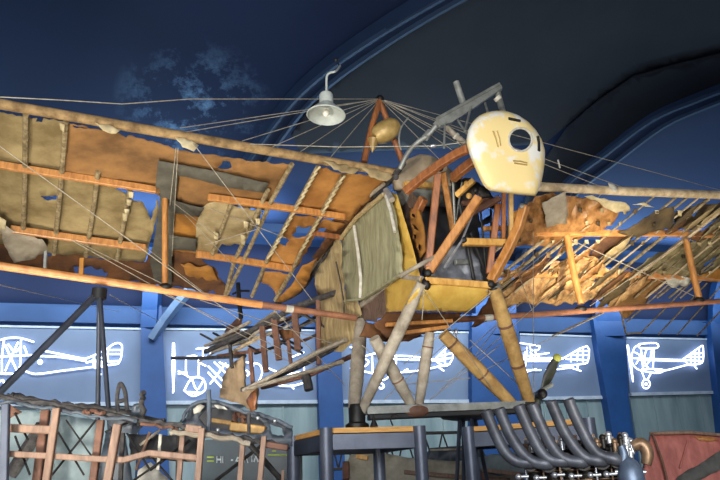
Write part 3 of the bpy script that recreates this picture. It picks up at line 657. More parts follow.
for (p, q, r, m) in (((453, 182), (455, 228), .014, grey_metal), ((503, 195), (507, 238), .016, grey_metal), ((480, 205), (486, 270), .012, black_rubber), ((460, 205), (474, 280), .02, black_rubber), ((462, 182), (456, 220), .01, grey_metal), ((470, 232), (484, 268), .02, black_rubber), ((498, 236), (488, 268), .016, grey_metal)):
    obj_tube('control_rod', [front(.05).hit(*p), front(-.1).hit(*q)], r, m, fus, 8)
for (x, y, d, r, m) in ((469, 196, .15, .05, wood_pale), (467, 184, .1, .06, wood_pale), (464, 240, .12, .05, black_rubber), (506, 246, .1, .05, black_rubber), (428, 273, .06, .06, black_rubber), (491, 284, .05, .06, black_rubber), (440, 168, .18, .06, dark_metal), (476, 190, .25, .05, dark_metal), (522, 206, .3, .05, grey_metal), (492, 206, 0, .05, dark_metal), (396, 177, .05, .05, wreck_dark)):
    bm = NB(); ball(bm, front(d).hit(x, y), r * .62, 1, .8, 1.1); link('joint_fitting', bm, m, fus)
obj_tube('grey_tie_rod', [front(.15).hit(478, 200), front(.12).hit(462, 240), front(.1).hit(444, 268)], 0.012, bright_metal, fus, 6)
obj_tube('lower_rod', [front(.08).hit(400, 276), front(.08).hit(436, 256)], 0.022, strut_grey, fus, 8)
strut3('bracket_arm', (455, 262), -.1, (480, 262), -.15, 0.04, 0.05, grey_metal)
# rear fuselage frame and tail
def both(name, pts, w, h, m, offs=(0.0,)):
    for o in offs: obj_bar(name, [REAR.hit(x, y, -o) for x, y in pts], w, h, m, fus)
both('rear_longeron', [(338, 292), (300, 305), (262, 325), (205, 352)], 0.07, 0.06, wreck_dark)
both('rear_longeron', [(340, 345), (300, 366), (268, 380), (242, 390)], 0.06, 0.06, wreck_dark)
both('rear_longeron', [(352, 356), (310, 375), (262, 388)], 0.06, 0.05, wreck_brown, (0.5,))
both('rear_longeron', [(336, 305), (290, 318), (250, 335), (212, 350)], 0.06, 0.05, wreck_brown, (0.5,))
for (x0, y0, x1, y1, m, w) in ((274, 318, 279, 360, wreck_brown, .09), (294, 305, 298, 350, wreck_brown, .09), (262, 325, 266, 372, wreck_brown, .08), (250, 348, 253, 385, wreck_brown, .06), (318, 300, 319, 365, wreck_brown, .06), (288, 340, 291, 364, wreck_brown, .05), (230, 345, 232, 368, wreck_dark, .05)):
    seg('rear_upright', (x0, y0), REAR, (x1, y1), REAR, w, 0.06, m)
for (x0, y0, x1, y1) in ((205, 346, 285, 318), (212, 352, 280, 330), (232, 352, 262, 336), (215, 340, 250, 322), (240, 348, 275, 315), (218, 356, 262, 350), (300, 308, 325, 298), (278, 345, 300, 330), (256, 326, 276, 312), (322, 354, 348, 342)):
    o = random.uniform(0.0, 0.5); obj_bar('tangled_batten', [REAR.hit(x0, y0, -o), REAR.hit(x1, y1, -o * .7)], 0.05, 0.045, random.choice([wreck_dark, strut_grey, wreck_brown, cloth_wrap_pale]), fus)
for i in range(20):
    t = random.random(); cx = 212 + 120 * t; cy = 348 - 34 * t + random.uniform(-8, 22); L = random.uniform(14, 34); sl = random.choice([-.42, -.5, -.6, -.35, .55]); o = random.uniform(.05, .6)
    obj_bar('tangled_batten', [REAR.hit(cx - L / 2, cy - sl * L / 2, -o), REAR.hit(cx + L / 2, cy + sl * L / 2, -o)], random.uniform(.02, .045), .03, random.choice([wreck_dark, strut_grey, wreck_brown, wreck_dark, dark_metal]), fus)
sheet('red_brown_fairing', [(226, 330), (238, 318), (242, 318), (240, 340), (222, 345)], lambda x, y: REAR.hit(x, y, -.3), FN, wreck_brown, fus, sag=0.05)
sheet('dark_cloth_scrap', [(278, 330), (292, 328), (294, 338), (284, 340)], lambda x, y: REAR.hit(x, y, -.1), FN, fab_dkbrown, fus, sag=0.05)
obj_tube('tail_boom', [REAR.hit(172, 358, -.2), REAR.hit(205, 358, -.2), REAR.hit(245, 356, -.2)], 0.03, wreck_dark, fus, 8)
for pts in ([(244, 390), (280, 372), (318, 352), (346, 340)], [(250, 388), (300, 374), (342, 362)]):
    obj_tube('tail_rod', [REAR.hit(x, y, .15) for x, y in pts], 0.04, strut_grey, fus, 8, flat=.7)
obj_tube('tail_skid', [REAR.hit(306, 376, .1), REAR.hit(308, 384, .1), REAR.hit(309, 390, .1)], 0.06, wreck_dark, fus, 8)
obj_tube('control_horn', [REAR.hit(238, 283, -.1), REAR.hit(239, 300, -.1), REAR.hit(241, 318, -.1)], 0.035, black_rubber, fus, 8)
obj_tube('horn_crossbar', [REAR.hit(233, 294, -.1), REAR.hit(240, 291, -.1), REAR.hit(249, 291, -.1)], 0.018, black_rubber, fus, 8)
rud = sheet('rudder', [(219, 398), (222, 378), (230, 366), (242, 356), (243, 388), (256, 386), (258, 394), (254, 410), (247, 409), (240, 404)], lambda x, y: REAR.hit(x, y, -.1), FN, rudder_cloth, plane_root, sag=0.06, freq=2, thick=0.05)
sheet('torn_edge', [(247, 400), (258, 388), (256, 410), (250, 412)], lambda x, y: REAR.hit(x, y, -.04), FN, wood_red, rud, sag=0.05)

# ---------------------------------------------------------------- nose cowl
outl = [(466, 142), (468, 130), (473, 121), (480, 115), (489, 111.5), (499, 110.5), (508, 111.5), (518, 115), (528, 121.5), (536, 130), (541.5, 139), (545, 150), (545, 160), (543.5, 172), (541, 184), (537, 196), (522, 195), (505, 193), (490, 191), (484, 187), (479.5, 178), (475, 168), (470, 156)]
HC = (520.3, 139.7)
nf = span_plane(Q - FB * 0.62, SY)
fw = (-FB * 0.97 + Vector((0, 0, 0.06))).normalized()
bm = NB(); NSEG = 72
# resample the outline by angle round the shaft hole
def at_angle(a):
    dx, dy = math.cos(a), math.sin(a); best = 0
    for i in range(len(outl)):
        x1, y1 = outl[i]; x2, y2 = outl[(i + 1) % len(outl)]
        den = dx * (y2 - y1) - dy * (x2 - x1)
        if abs(den) < 1e-9: continue
        t = ((x1 - HC[0]) * (y2 - y1) - (y1 - HC[1]) * (x2 - x1)) / den
        s_ = ((x1 - HC[0]) * dy - (y1 - HC[1]) * dx) / den
        if t > 0 and -1e-6 <= s_ <= 1 + 1e-6: best = max(best, t)
    return best
rings = []
for (kk, h) in ((1.0, -0.10), (1.0, 0.0), (0.985, 0.035), (0.95, 0.062), (0.88, 0.085), (0.78, 0.1), (0.6, 0.112), (0.45, 0.118), ('hole', 0.12), ('hole', 0.10)):
    ring = []
    for i in range(NSEG):
        a = 2 * math.pi * i / NSEG; rr = at_angle(a)
        hr = 11.2
        q = hr if kk == 'hole' else hr + (rr - hr) * ((kk - 0.3) / 0.7 if kk < 1 else 1)
        sh = max(0.0, h)           # the dome stands forward; compensate its parallax towards the shaft
        p = span_plane(Q - FB * (0.62 + h), SY).hit(HC[0] + q * math.cos(a), HC[1] + q * math.sin(a))
        ring.append(bm.verts.new(p))
    rings.append(ring)
for a, b in zip(rings, rings[1:]):
    for i in range(NSEG): bm.faces.new((a[i], a[(i + 1) % NSEG], b[(i + 1) % NSEG], b[i]))
bmesh.ops.recalc_face_normals(bm, faces=bm.faces[:])
cowl = link('nose_cowl', bm, cowl_paint, plane_root)
sd = cowl.modifiers.new('thickness', 'SOLIDIFY'); sd.thickness = 0.012; sd.offset = -1
cf = span_plane(Q - FB * 0.745, SY)
ringp = [span_plane(Q - FB * 0.742, SY).hit(HC[0] + 11.6 * math.cos(2 * math.pi * i / 40), HC[1] + 11.6 * math.sin(2 * math.pi * i / 40)) for i in range(41)]
obj_tube('hole_rim', ringp, 0.012, white_stripe, cowl, 8)
def on_cowl(x, y, extra=0.0): return span_plane(Q - FB * (0.62 + .108 + extra), SY).hit(x, y)
for pts in ([(508.5, 118.5), (514, 119.8), (520, 121)], [(537.8, 136.5), (538.8, 143), (538.8, 151)]):
    obj_tube('cooling_slot', [on_cowl(x, y, 0.002) for x, y in pts], 0.016, black_rubber, cowl, 8)
for pts in ([(493, 131), (496, 140), (498, 147)], [(497, 131), (499.5, 139), (500.5, 146)], [(513, 161), (520, 161.3), (527, 163)], [(514, 163), (527, 165)]):
    obj_tube('cooling_slot', [on_cowl(x, y, .008) for x, y in pts], 0.008, tank_mat, cowl, 8)

# ---------------------------------------------------------------- king post with tank
KP = span_plane(ROOT + Vector((.15, .35, 0)), SY)
kp = obj_tube('king_post', [KP.hit(380, 98), KP.hit(371, 130), KP.hit(364, 162)], 0.038, wood_red, plane_root, 10)
obj_tube('post_leg', [KP.hit(379, 98), KP.hit(392, 134), KP.hit(403, 163)], 0.036, wood_red, kp, 10)
bm = NB(); ball(bm, KP.hit(380, 99), .05); link('post_cap', bm, dark_metal, kp)
bm = NB()
tp0 = KP.hit(375, 137, .04); tp1 = KP.hit(397, 125, .10)
ax = (tp1 - tp0).normalized(); LT = (tp1 - tp0).length
lathe(bm, tp0, ax, [(0.0, -.02), (.07, -.015), (.105, .02), (.128, LT * .3), (.132, LT * .55), (.118, LT * .85), (.085, LT * 1.0), (.05, LT * 1.03), (0, LT * 1.04)], 24)
tk = link('gravity_tank', bm, tank_mat, kp)
bm = NB(); lathe(bm, tp1 - ax * .01, ax, [(0.0, .028), (.055, .02), (.06, -.01)], 20); link('filler_cap', bm, white_stripe, tk)
bm = NB(); lathe(bm, KP.hit(373, 140, .02), KP.hit(372, 157, .02) - KP.hit(373, 140, .02), [(.075, 0), (.05, .08), (.0, .17)], 12); link('drain_cone', bm, tank_mat, tk)

# ---------------------------------------------------------------- exhaust manifold over the nose
mf = NB()
MP = front(0.18)
ma = MP.hit(437, 124); mb = MP.hit(499, 89)
d = (mb - ma).normalized(); u = MP.n.cross(d).normalized(); u = u if u.z > 0 else -u
prof_pts = [ma + u * .035, ma - u * .04, ma + d * .13 - u * .07, ma + d * .32 - u * .065, mb - u * .02, mb + u * .035]
slab(mf, [p + MP.n * .05 for p in prof_pts], -.1, MP.n)
mani = link('exhaust_manifold', mf, grey_metal, plane_root, False)
obj_tube('manifold_rim', [ma + u * .04 + MP.n * .05, mb + u * .04 + MP.n * .05], 0.018, grey_metal, mani, 8)
bm = NB(); ball(bm, MP.hit(498, 88), .05); link('elbow_cap', bm, grey_metal, mani)
obj_tube('down_pipe', [MP.hit(497, 90), MP.hit(500, 102), front(.4).hit(503, 113)], 0.036, grey_metal, mani, 12)
obj_tube('pipe_collar', [MP.hit(496.5, 97), MP.hit(499, 100)], 0.044, white_stripe, mani, 12)
obj_tube('stub_pipe', [MP.hit(456, 82), MP.hit(464, 106)], 0.036, grey_metal, mani, 14)
obj_tube('curved_pipe', smooth_path([front(d_).hit(x, y) for x, y, d_ in ((436, 126, .18), (428, 135, .12), (418, 142, .05), (410, 150, 0), (404, 160, -.05), (400, 169, -.1))]), 0.026, grey_metal, mani, 10)
obj_tube('pipe_collar', [front(.1).hit(430, 132), front(.1).hit(425, 138)], 0.04, grey_metal, mani, 10)
for (p, q, r) in (((445, 118), (444, 148), .011), ((472, 102), (465, 131), .013), ((457, 119), (467, 134), .012), ((485, 103), (488, 113), .012)):
    obj_tube('stay_rod', [MP.hit(*p), front(.4).hit(*q)], r, grey_metal, mani, 8)
obj_tube('side_pipe', [MP.hit(447, 128), front(.3).hit(456, 136), front(.4).hit(466, 144)], 0.03, strut_grey, mani, 10)
for (x, y) in ((455, 135), (459, 139)):
    obj_tube('pipe_collar', [front(.3).hit(x, y), front(.3).hit(x + 2, y + 2)], 0.04, white_stripe, mani, 10)
obj_tube('thin_pipe', smooth_path([front(0).hit(x, y) for x, y in ((408, 118), (401, 128), (399, 140), (401, 150))]), 0.01, grey_metal, mani, 6)

# ---------------------------------------------------------------- landing gear
gz = ZS1
foot_l = Vector((GL.x, GL.y, gz + 0.03)); foot_r = Vector((GR.x, GR.y, ZS2))
gm = GEAR.hit(411, 402)
ax_ = NB()
pA = GEAR.hit(366, 411); pB = GEAR.hit(526, 405)
bar(ax_, [pA, (pA + pB) / 2, pB], 0.14, 0.075)
gear = link('landing_gear', ax_, grey_metal, plane_root, False)
obj_bar('axle_shoe', [pA + Vector((0.02, 0.02, -.065)), pB + Vector((0, 0.02, -.06))], 0.12, 0.05, black_rubber, gear)
def gstrut(p, Pp, q, r, m, bands=()):
    a = Pp.hit(*p); b = q if isinstance(q, Vector) else GEAR.hit(*q)
    o = obj_tube('gear_strut', [a, a.lerp(b, .25), a.lerp(b, .5), a.lerp(b, .75), b], lambda t: r * (0.82 + 0.36 * math.sin(math.pi * min(1, t * .8 + .15))), m, gear, 12)
    for t in bands:
        c = a.lerp(b, t); e = a.lerp(b, t + .02)
        obj_tube('strut_binding', [c, e], r * 1.16, wreck_brown, o, 12)
topB = front(-.55)
gstrut((422, 283), FRONT, GEAR.hit(360, 414), 0.055, strut_grey, (.5,))
gstrut((361, 322), SIDE, GEAR.hit(354, 410), 0.07, strut_grey)
gstrut((374, 338), topB, (411, 404), 0.06, strut_grey, (.25, .62))
gstrut((430, 332), topB, (419, 404), 0.052, strut_grey, (.2,))
gstrut((443, 334), topB, GEAR.hit(514, 406), 0.066, strut_tan, (.12, .55))
gstrut((494, 288), FRONT, GEAR.hit(530, 404), 0.068, strut_tan, (.30, .64))
bm = NB(); lathe(bm, (foot_l.x, foot_l.y, gz + .0), (0, 0, 1), [(.12, 0), (.12, .04), (.085, .06), (.085, .2), (.07, .24)], 20, True); link('foot_socket', bm, dark_metal, gear)
bm = NB(); box(bm, (foot_r.x, foot_r.y, ZS2 + .113), .16, .2, .22, R(12)); bmesh.ops.bevel(bm, geom=bm.edges[:], offset=.02, segments=2, affect='EDGES'); link('foot_socket', bm, dark_metal, gear, False)
obj_tube('gear_clevis', [GEAR.hit(528, 403), Vector((foot_r.x, foot_r.y, ZS2 + .19))], 0.08, black_rubber, gear, 12)
bm = NB(); ball(bm, GEAR.hit(414, 411), .15, 1.1, .6, .5); link('shock_boot', bm, wreck_brown, gear)
for (p, Pp) in (((494, 286), FRONT), ((426, 281), FRONT), ((360, 319), SIDE)):
    bm = NB(); ball(bm, Pp.hit(p[0], p[1] + 3, .0), .05, 1, 1, 1.3); link('strut_socket', bm, dark_metal, gear)
obj_tube('splice_sleeve', [FRONT.hit(494, 285), FRONT.hit(494, 285).lerp(GEAR.hit(530, 404), .22)], 0.066, grey_metal, gear, 12)

# ---------------------------------------------------------------- rigging
apex = KP.hit(380, 99)
W = []
for x, y in ((180, 128), (186, 132), (242, 141), (272, 147), (300, 152), (330, 158)): W.append([apex, LE.hit(x, y, .05)])
for x, y in ((720, 190), (622, 187), (607, 189), (548, 186)): W.append([apex, LE.hit(x, y, -.05)])
for x, y in ((470, 150), (452, 150), (440, 160)): W.append([apex, front(.2).hit(x, y)])
W.append([LE.hit(-40, 95, .8), LE.hit(60, 100, .8), LE.hit(122, 104, .75), LE.hit(190, 99, .6), LE.hit(320, 99, .2), apex])
W.append([LE.hit(250, 144, .2), LE.hit(340, 147, .2), front(.3).hit(433, 146), front(.5).hit(467, 142)])
def w2(p, Pp, q, Pq): W.append([Pp.hit(*p), Pq.hit(*q)])
WLo = Plane(WL.o + WL.n * 0.12, WL.n); WRo = Plane(WR.o + WR.n * 0.12, WR.n)
w2((-20, 132), WLo, (240, 320), TRL); w2((193, 143), WLo, (312, 300), TRL); w2((167, 196), TRL, (240, 272), WLo); w2((172, 194), TRL, (286, 238), WLo)
w2((71, 240), WLo, (290, 362), REAR); w2((145, 247), WLo, (206, 294), TRL); w2((178, 148), WLo, (172, 256), WLo); w2((176, 148), WLo, (170, 205), WLo)
w2((258, 229), WLo, (205, 245), WLo); w2((219, 238), WLo, (175, 204), WLo); w2((165, 285), TRL, (74, 240), WLo); w2((110, 295), TRL, (160, 322), REAR)
w2((0, 285), TRL, (120, 312), REAR); w2((160, 292), TRL, (330, 372), REAR); w2((200, 300), TRL, (340, 346), REAR); w2((272, 308), TRL, (345, 385), REAR)
w2((312, 270), SIDE, (360, 320), SIDE)
f_ = front(.05); g_ = GEAR
w2((424, 290), f_, (500, 400), g_); w2((492, 292), f_, (404, 364), g_); w2((423, 292), f_, (396, 345), g_); w2((424, 292), f_, (422, 320), f_)
w2((533, 216), TRR, (534, 400), g_); w2((560, 285), TRR, (440, 390), g_); w2((524, 300), TRR, (466, 352), g_); w2((512, 306), TRR, (476, 355), g_)
w2((604, 313), TRR, (480, 372), g_); w2((514, 262), WRo, (534, 316), TRR); w2((566, 236), TRR, (500, 290), f_); w2((686, 240), TRR, (590, 306), TRR)
w2((567, 238), TRR, (694, 296), TRR); w2((606, 188), LE, (570, 232), TRR); w2((470, 340), g_, (530, 395), g_); w2((384, 400), g_, (450, 340), g_); w2((400, 385), g_, (470, 378), g_)
w2((362, 345), g_, (420, 400), g_); w2((430, 400), g_, (500, 345), g_); w2((660, 262), WRo, (720, 282), WRo)
for pts in W:
    obj_tube('bracing_wire', pts, 0.0045, wire_mat, plane_root, 6)
bm = NB(); ball(bm, front(.3).hit(433, 146), .022, 1.8, 1, .8); link('wire_turnbuckle', bm, bright_metal, plane_root)
bm = NB(); ball(bm, g_.hit(456, 332), .02, 1, 1, 2); link('wire_turnbuckle', bm, bright_metal, plane_root)
bm = NB(); tube(bm, [LE.hit(558, 160, -.1), LE.hit(560, 168, -.1)], 0.011, 8); link('wire_turnbuckle', bm, white_stripe, plane_root)

# ================================================================== DISPLAY STANDS
def stand(A, B, D, zt, label, seats):
    """A,B front corners; D the depth vector"""
    A = height_pt(A[0], A[1], zt); B = height_pt(B[0], B[1], zt); D = height_pt(D[0], D[1], zt) - A if len(D) == 2 else Vector(D)
    A.z = B.z = D.z = 0
    c = (A + B + D) / 2
    root = tag(empty('display_stand', (c.x, c.y, 0)), label, 'stand', 'steel display stands under the airplane')
    corners = [A, B, B + D, A + D]
    bm = NB(); slab(bm, [p + Vector((0, 0, zt - .05)) for p in corners], .05, (0, 0, 1)); link('plywood_top', bm, ply_edge, root, False)
    for p in corners:
        bm = NB(); tube(bm, [p + Vector((0, 0, 0)), p + Vector((0, 0, zt))], 0.065, 20); link('leg', bm, stand_steel, root)
    for i in range(4):
        p = corners[i]; q = corners[(i + 1) % 4]
        obj_bar('apron', [p + Vector((0, 0, zt - .135)), q + Vector((0, 0, zt - .135))], 0.03, 0.15, stand_steel if i == 0 else stand_dark_shade, root)  # first apron has the lit tone, the others a painted shaded tone
    return root
stand((326, 428), (419, 426), (293, 436), ZS1, 'grey steel stand with plywood top under the near landing gear foot, left of the engine', 0)
stand((468, 427), (588, 418), (.10, .55, 0), ZS2, 'grey steel stand with plywood top partly hidden behind the engine exhaust pipes', 0)

# ================================================================== ENGINE ON ITS CRADLE
EA = -14.0
EP = span_plane(depth_pt(560, 460, 5.2), EA)
ED = Vector((math.cos(R(EA)), math.sin(R(EA)), 0)); EB = Vector((-ED.y, ED.x, 0))
e0 = EP.hit(505, 463); e1 = EP.hit(632, 463)
ec = (e0 + e1) / 2; EL = (e1 - e0).length
eng = tag(empty('aircraft_engine', (ec.x + EB.x * .25, ec.y + EB.y * .25, 0)), 'black six cylinder aircraft engine with six tall bent exhaust pipes', 'engine')
bm = NB()
cc = ec + EB * .26; box(bm, (cc.x, cc.y, e0.z - .42), EL * 1.12, .42, .34, R(EA)); box(bm, (cc.x, cc.y, e0.z - .66), EL * .95, .3, .2, R(EA))
bmesh.ops.bevel(bm, geom=bm.edges[:], offset=.04, segments=3, affect='EDGES'); link('crankcase', bm, engine_dark, eng, False)
pipes = [[(487, 412), (492, 425), (498, 439), (506, 453), (516, 461), (530, 463)], [(500, 410), (505, 423), (512, 438), (523, 454), (534, 462), (548, 464)],
         [(519, 407), (525, 421), (532, 436), (541, 452), (551, 460), (566, 461)], [(532, 406), (539, 421), (546, 436), (556, 452), (567, 460), (583, 462)],
         [(551, 403), (557, 417), (564, 432), (575, 448), (586, 458), (602, 461)], [(568, 401), (574, 415), (581, 429), (590, 445), (600, 455), (618, 460)]]
for i, pp in enumerate(pipes):
    P = [EP.hit(x, y) for x, y in pp]
    for q in range(len(P)): P[q] = P[q] - EB * (0.10 * (1 - q / 5.0) ** 1.5)
    P.append(P[-1] + ED * .02 + EB * .16)
    bm = NB(); S = smooth_path(P, 6); n = len(S)
    T, fr = frames(S); seg_n = 16
    ro = 0.041
    rr = []
    for j, p in enumerate(S):
        s, u = fr[j]; rr.append([bm.verts.new(p + (s * math.cos(2 * math.pi * k / seg_n) + u * math.sin(2 * math.pi * k / seg_n)) * ro) for k in range(seg_n)])
    s, u = fr[0]
    for (f, dd) in ((.82, 0.0), (.82, .12)):
        rr.insert(0, [bm.verts.new(S[0] + (S[1] - S[0]).normalized() * dd + (s * math.cos(2 * math.pi * k / seg_n) + u * math.sin(2 * math.pi * k / seg_n)) * ro * f) for k in range(seg_n)])
    for a, b in zip(rr, rr[1:]):
        for k in range(seg_n): bm.faces.new((a[k], a[(k + 1) % seg_n], b[(k + 1) % seg_n], b[k]))
    bm.faces.new(rr[0][::-1]); bm.faces.new(rr[-1])
    bmesh.ops.recalc_face_normals(bm, faces=bm.faces[:])
    pipe = link('exhaust_pipe', bm, pipe_steel, eng)
    bm = NB(); tube(bm, [P[-2] + ED * .0 + EB * .02, P[-2] + EB * .05], .058, 18); link('pipe_flange', bm, engine_dark, pipe)
    # cylinder behind each pipe
    c = P[-1] + EB * .10; c = Vector((c.x, c.y, e0.z - .28))
    bm = NB(); lathe(bm, c, (0, 0, 1), [(.07, 0), (.085, .02), (.085, .05), (.072, .06), (.072, .16), (.076, .17), (.076, .30), (.07, .33), (.05, .35), (0, .352)], 24)
    cyl = link('cylinder', bm, engine_dark, eng)
    for k in range(6):
        bm = NB(); lathe(bm, c + Vector((0, 0, .07 + .035 * k)), (0, 0, 1), [(.07, 0), (.088, .003), (.088, .01), (.07, .013)], 24); link('cylinder_band', bm, engine_dark if k % 2 else bronze, cyl)
    for sgn in (-1, 1):
        v = c + ED * (.04 * sgn) + Vector((0, 0, .35))
        bm = NB()
        zz = 0.0
        for k in range(6): lathe(bm, v + Vector((0, 0, k * .012)), (0, 0, 1), [(.012, 0), (.021, .004), (.021, .007), (.012, .011)], 12)
        link('valve_spring', bm, bronze if sgn < 0 else bright_metal, cyl)
        obj_bar('rocker_arm', [v + Vector((0, 0, .08)) - EB * .05, v + Vector((0, 0, .1)), v + Vector((0, 0, .085)) + EB * .06], .022, .025, bright_metal if (i + sgn) % 2 else bronze, cyl)
    g = P[-2] - ED * .04 + Vector((0, 0, -.09)) - EB * .01
    obj_tube('spark_plug', [g - ED * .04, g + ED * .02], .011, bright_metal, cyl, 10)
    bm = NB(); ball(bm, g - ED * .05, .022); link('plug_cap', bm, bright_metal, cyl)
    obj_tube('push_rod', [c - EB * .11 - ED * .06 + Vector((0, 0, -.05)), c - EB * .10 - ED * .06 + Vector((0, 0, .38))], .008, bronze if i % 2 else bright_metal, cyl, 8)
for k, (x, y, hh, m) in enumerate(((515, 446, .10, wood_pale), (527, 448, .14, cream_wing), (530, 442, .08, bright_metal), (543, 452, .12, bronze), (560, 450, .14, wood_pale), (575, 452, .1, cream_wing), (592, 452, .12, bronze), (606, 452, .1, bright_metal), (552, 456, .1, engine_dark), (570, 458, .1, engine_dark), (538, 458, .1, engine_dark))):
    p = EP.hit(x, y) + EB * .3
    bm = NB(); lathe(bm, p - Vector((0, 0, hh)), (0, 0, 1), [(.03, 0), (.034, hh * .4), (.022, hh * .5), (.022, hh * .9), (.0, hh)], 12); link('carburettor_fitting', bm, m, eng)
# extra rocker gear standing up at the right end
for k, (x, y, m) in enumerate(((598, 444, bronze), (604, 440, engine_dark), (610, 437, bright_metal), (616, 444, bronze), (622, 440, engine_dark), (627, 438, bright_metal), (633, 444, bright_metal), (592, 447, bright_metal), (586, 446, engine_dark), (612, 448, engine_dark), (628, 447, bright_metal), (575, 444, bright_metal), (562, 442, bright_metal), (547, 441, bright_metal), (632, 452, bright_metal), (540, 446, bright_metal))):
    p = EP.hit(x, y) + EB * .12
    bm = NB(); tube(bm, [p - Vector((0, 0, .05)), p + Vector((0, 0, .02))], .02, 12); ball(bm, p + Vector((0, 0, .025)), .024); tube(bm, [p - ED * .035 + Vector((0, 0, .0)), p + ED * .03], .012, 8)
    link('valve_gear', bm, m, eng)
bm = NB(); tube(bm, [EP.hit(548, 447) + EB * .2, EP.hit(630, 447) + EB * .2], .026, 14); link('camshaft_housing', bm, engine_dark, eng)
p = EP.hit(630, 470); bm = NB(); lathe(bm, Vector((p.x, p.y, p.z - .35)), (0, 0, 1), [(.09, 0), (.09, .28), (.085, .34), (.06, .40), (.03, .43), (.0, .44)], 24); link('vertical_drive_housing', bm, engine_blue, eng)
bm = NB(); tube(bm, smooth_path([EP.hit(622, 466), EP.hit(624, 455), EP.hit(621, 446)], 4), .03, 12); link('drive_shaft_tube', bm, engine_blue, eng)
bm = NB(); tube(bm, smooth_path([EP.hit(648, 464) + EB * .1, EP.hit(649, 452) + EB * .1, EP.hit(643, 443) + EB * .1, EP.hit(634, 446) + EB * .1], 5), lambda t: .033 + .012 * math.sin(3 * t), 14); link('inlet_elbow', bm, bronze, eng)
obj_tube('bolt', [EP.hit(615, 472), EP.hit(624, 472)], .016, bright_metal, eng, 10); obj_tube('bolt', [EP.hit(640, 472), EP.hit(646, 472)], .014, bright_metal, eng, 10)
obj_tube('copper_line', [EP.hit(556, 440), EP.hit(560, 470), EP.hit(563, 490)], .007, bronze, eng, 8)
for s_ in (-1, 1):      # cradle legs down to the floor
    for t in (-.42, .42):
        p = cc + ED * (EL * t) + EB * (.17 * s_)
        obj_bar('cradle_leg', [Vector((p.x, p.y, 0)), Vector((p.x, p.y, e0.z - .55))], .07, .07, stand_dark_shade, eng)

# ================================================================== PENDANT LAMP
LP = 6.2
lc = depth_pt(326, 114, LP)
lamp = tag(empty('pendant_lamp', depth_pt(326, 117, LP)), 'grey enamel pendant lamp with bare bulb hanging from the dark ceiling above left wing', 'lamp')
lb = depth_pt(326, 116, LP)
bm = NB(); lathe(bm, lb, (0.06, .02, 1), [(.19, 0.0), (.198, .010), (.192, .02), (.165, .045), (.118, .09), (.082, .13), (.066, .145)], 36)
sh = link('lamp_shade', bm, lamp_enamel, lamp); sd = sh.modifiers.new('thickness', 'SOLIDIFY'); sd.thickness = .006
bm = NB(); lathe(bm, lb + Vector((0.006, .0, .14)), (0, 0, 1), [(.066, 0), (.07, .01), (.07, .10), (.06, .118), (.02, .125), (0.0, .125)], 24); link('lamp_neck', bm, lamp_enamel, lamp)
bm = NB(); ball(bm, lb + Vector((0, 0, .035)), .034, 1, 1, 1.25); link('light_bulb', bm, lamp_bulb, lamp)
top = ceil_pt(337, 62, .02)
s1 = lb + Vector((.01, 0, .26))
obj_tube('lamp_stem', smooth_path([s1, depth_pt(326.5, 84, LP), depth_pt(327, 76, LP), depth_pt(330, 73, LP), depth_pt(336, 71, LP), depth_pt(340, 66, LP + .3)], 4), .012, lamp_enamel, lamp, 8)
obj_tube('hanging_rod', [depth_pt(340, 66, LP + .3), top], .008, dark_metal, lamp, 8)
bm = NB(); ball(bm, depth_pt(336, 60, LP + .2), .02); link('rod_knuckle', bm, dark_metal, lamp)

# ================================================================== WING SUPPORT TRIPOD
tp = TRL.hit(100, 285) + Vector((0, 0, -.07))
tri = tag(empty('support_tripod', (tp.x, tp.y, 0)), 'dark steel tripod propping the left wing tube, legs crossing the leftmost glowing sign', 'support')
def floor_on(px, py, Y): p = depth_pt(px, py, Y); return p
for (q, Yq) in (((2, 390), tp.y - .5), ((98, 400), tp.y + .35), ((108, 402), tp.y - .1)):
    b = depth_pt(q[0], q[1], Yq); d = (b - tp); e = tp + d * ((0.0 - tp.z) / d.z)
    obj_tube('leg', [tp, b, e], 0.035 if q[0] < 10 else .025, stand_dark_shade, tri, 10)
bm = NB(); tube(bm, [tp + Vector((0, 0, -.08)), tp + Vector((0, 0, .03))], .075, 16); link('head_clamp', bm, black_rubber, tri)

# ================================================================== WRECKED FUSELAGE, LEFT FOREGROUND
YW = 5.0
wk = tag(empty('wrecked_fuselage', depth_pt(140, 480, YW + .3) * 1.0), 'charred wooden fuselage skeleton with pinkish uprights along the bottom left', 'fuselage')
wk.location.z = 0
def wp(x, y, dy=0.0): return depth_pt(x, y, YW + dy)
def wkbar(name, pts, w, h, m, dy=0.0): return obj_bar(name, [wp(x, y, dy) for x, y in pts], w, h, m, wk)
def rough(name, pts, r, m, dy=0.0, jit=.012):
    P = smooth_path([wp(x, y, dy) for x, y in pts], 7)
    P = [p + Vector((random.uniform(-jit, jit), random.uniform(-jit, jit), random.uniform(-jit, jit))) for p in P]
    return obj_tube(name, P, r, m, wk, 8)
rough('top_longeron', [(-30, 396), (2, 398), (40, 404), (90, 411), (140, 420), (180, 426)], .02, wreck_dark)
rough('top_longeron', [(-30, 402), (8, 403), (50, 408), (100, 417), (135, 420)], .013, slate_cover, -.03)
rough('top_longeron', [(8, 395), (30, 398), (60, 404), (110, 409), (165, 421)], .02, wreck_dark, .3)
rough('top_longeron', [(180, 428), (205, 432), (240, 438), (262, 442), (290, 447)], .018, wreck_dark)
rough('top_longeron', [(170, 433), (215, 436), (250, 443)], .018, strut_grey, -.03)
rough('side_fairing_edge', [(140, 424), (160, 427), (178, 429)], .012, wreck_brown, -.02)
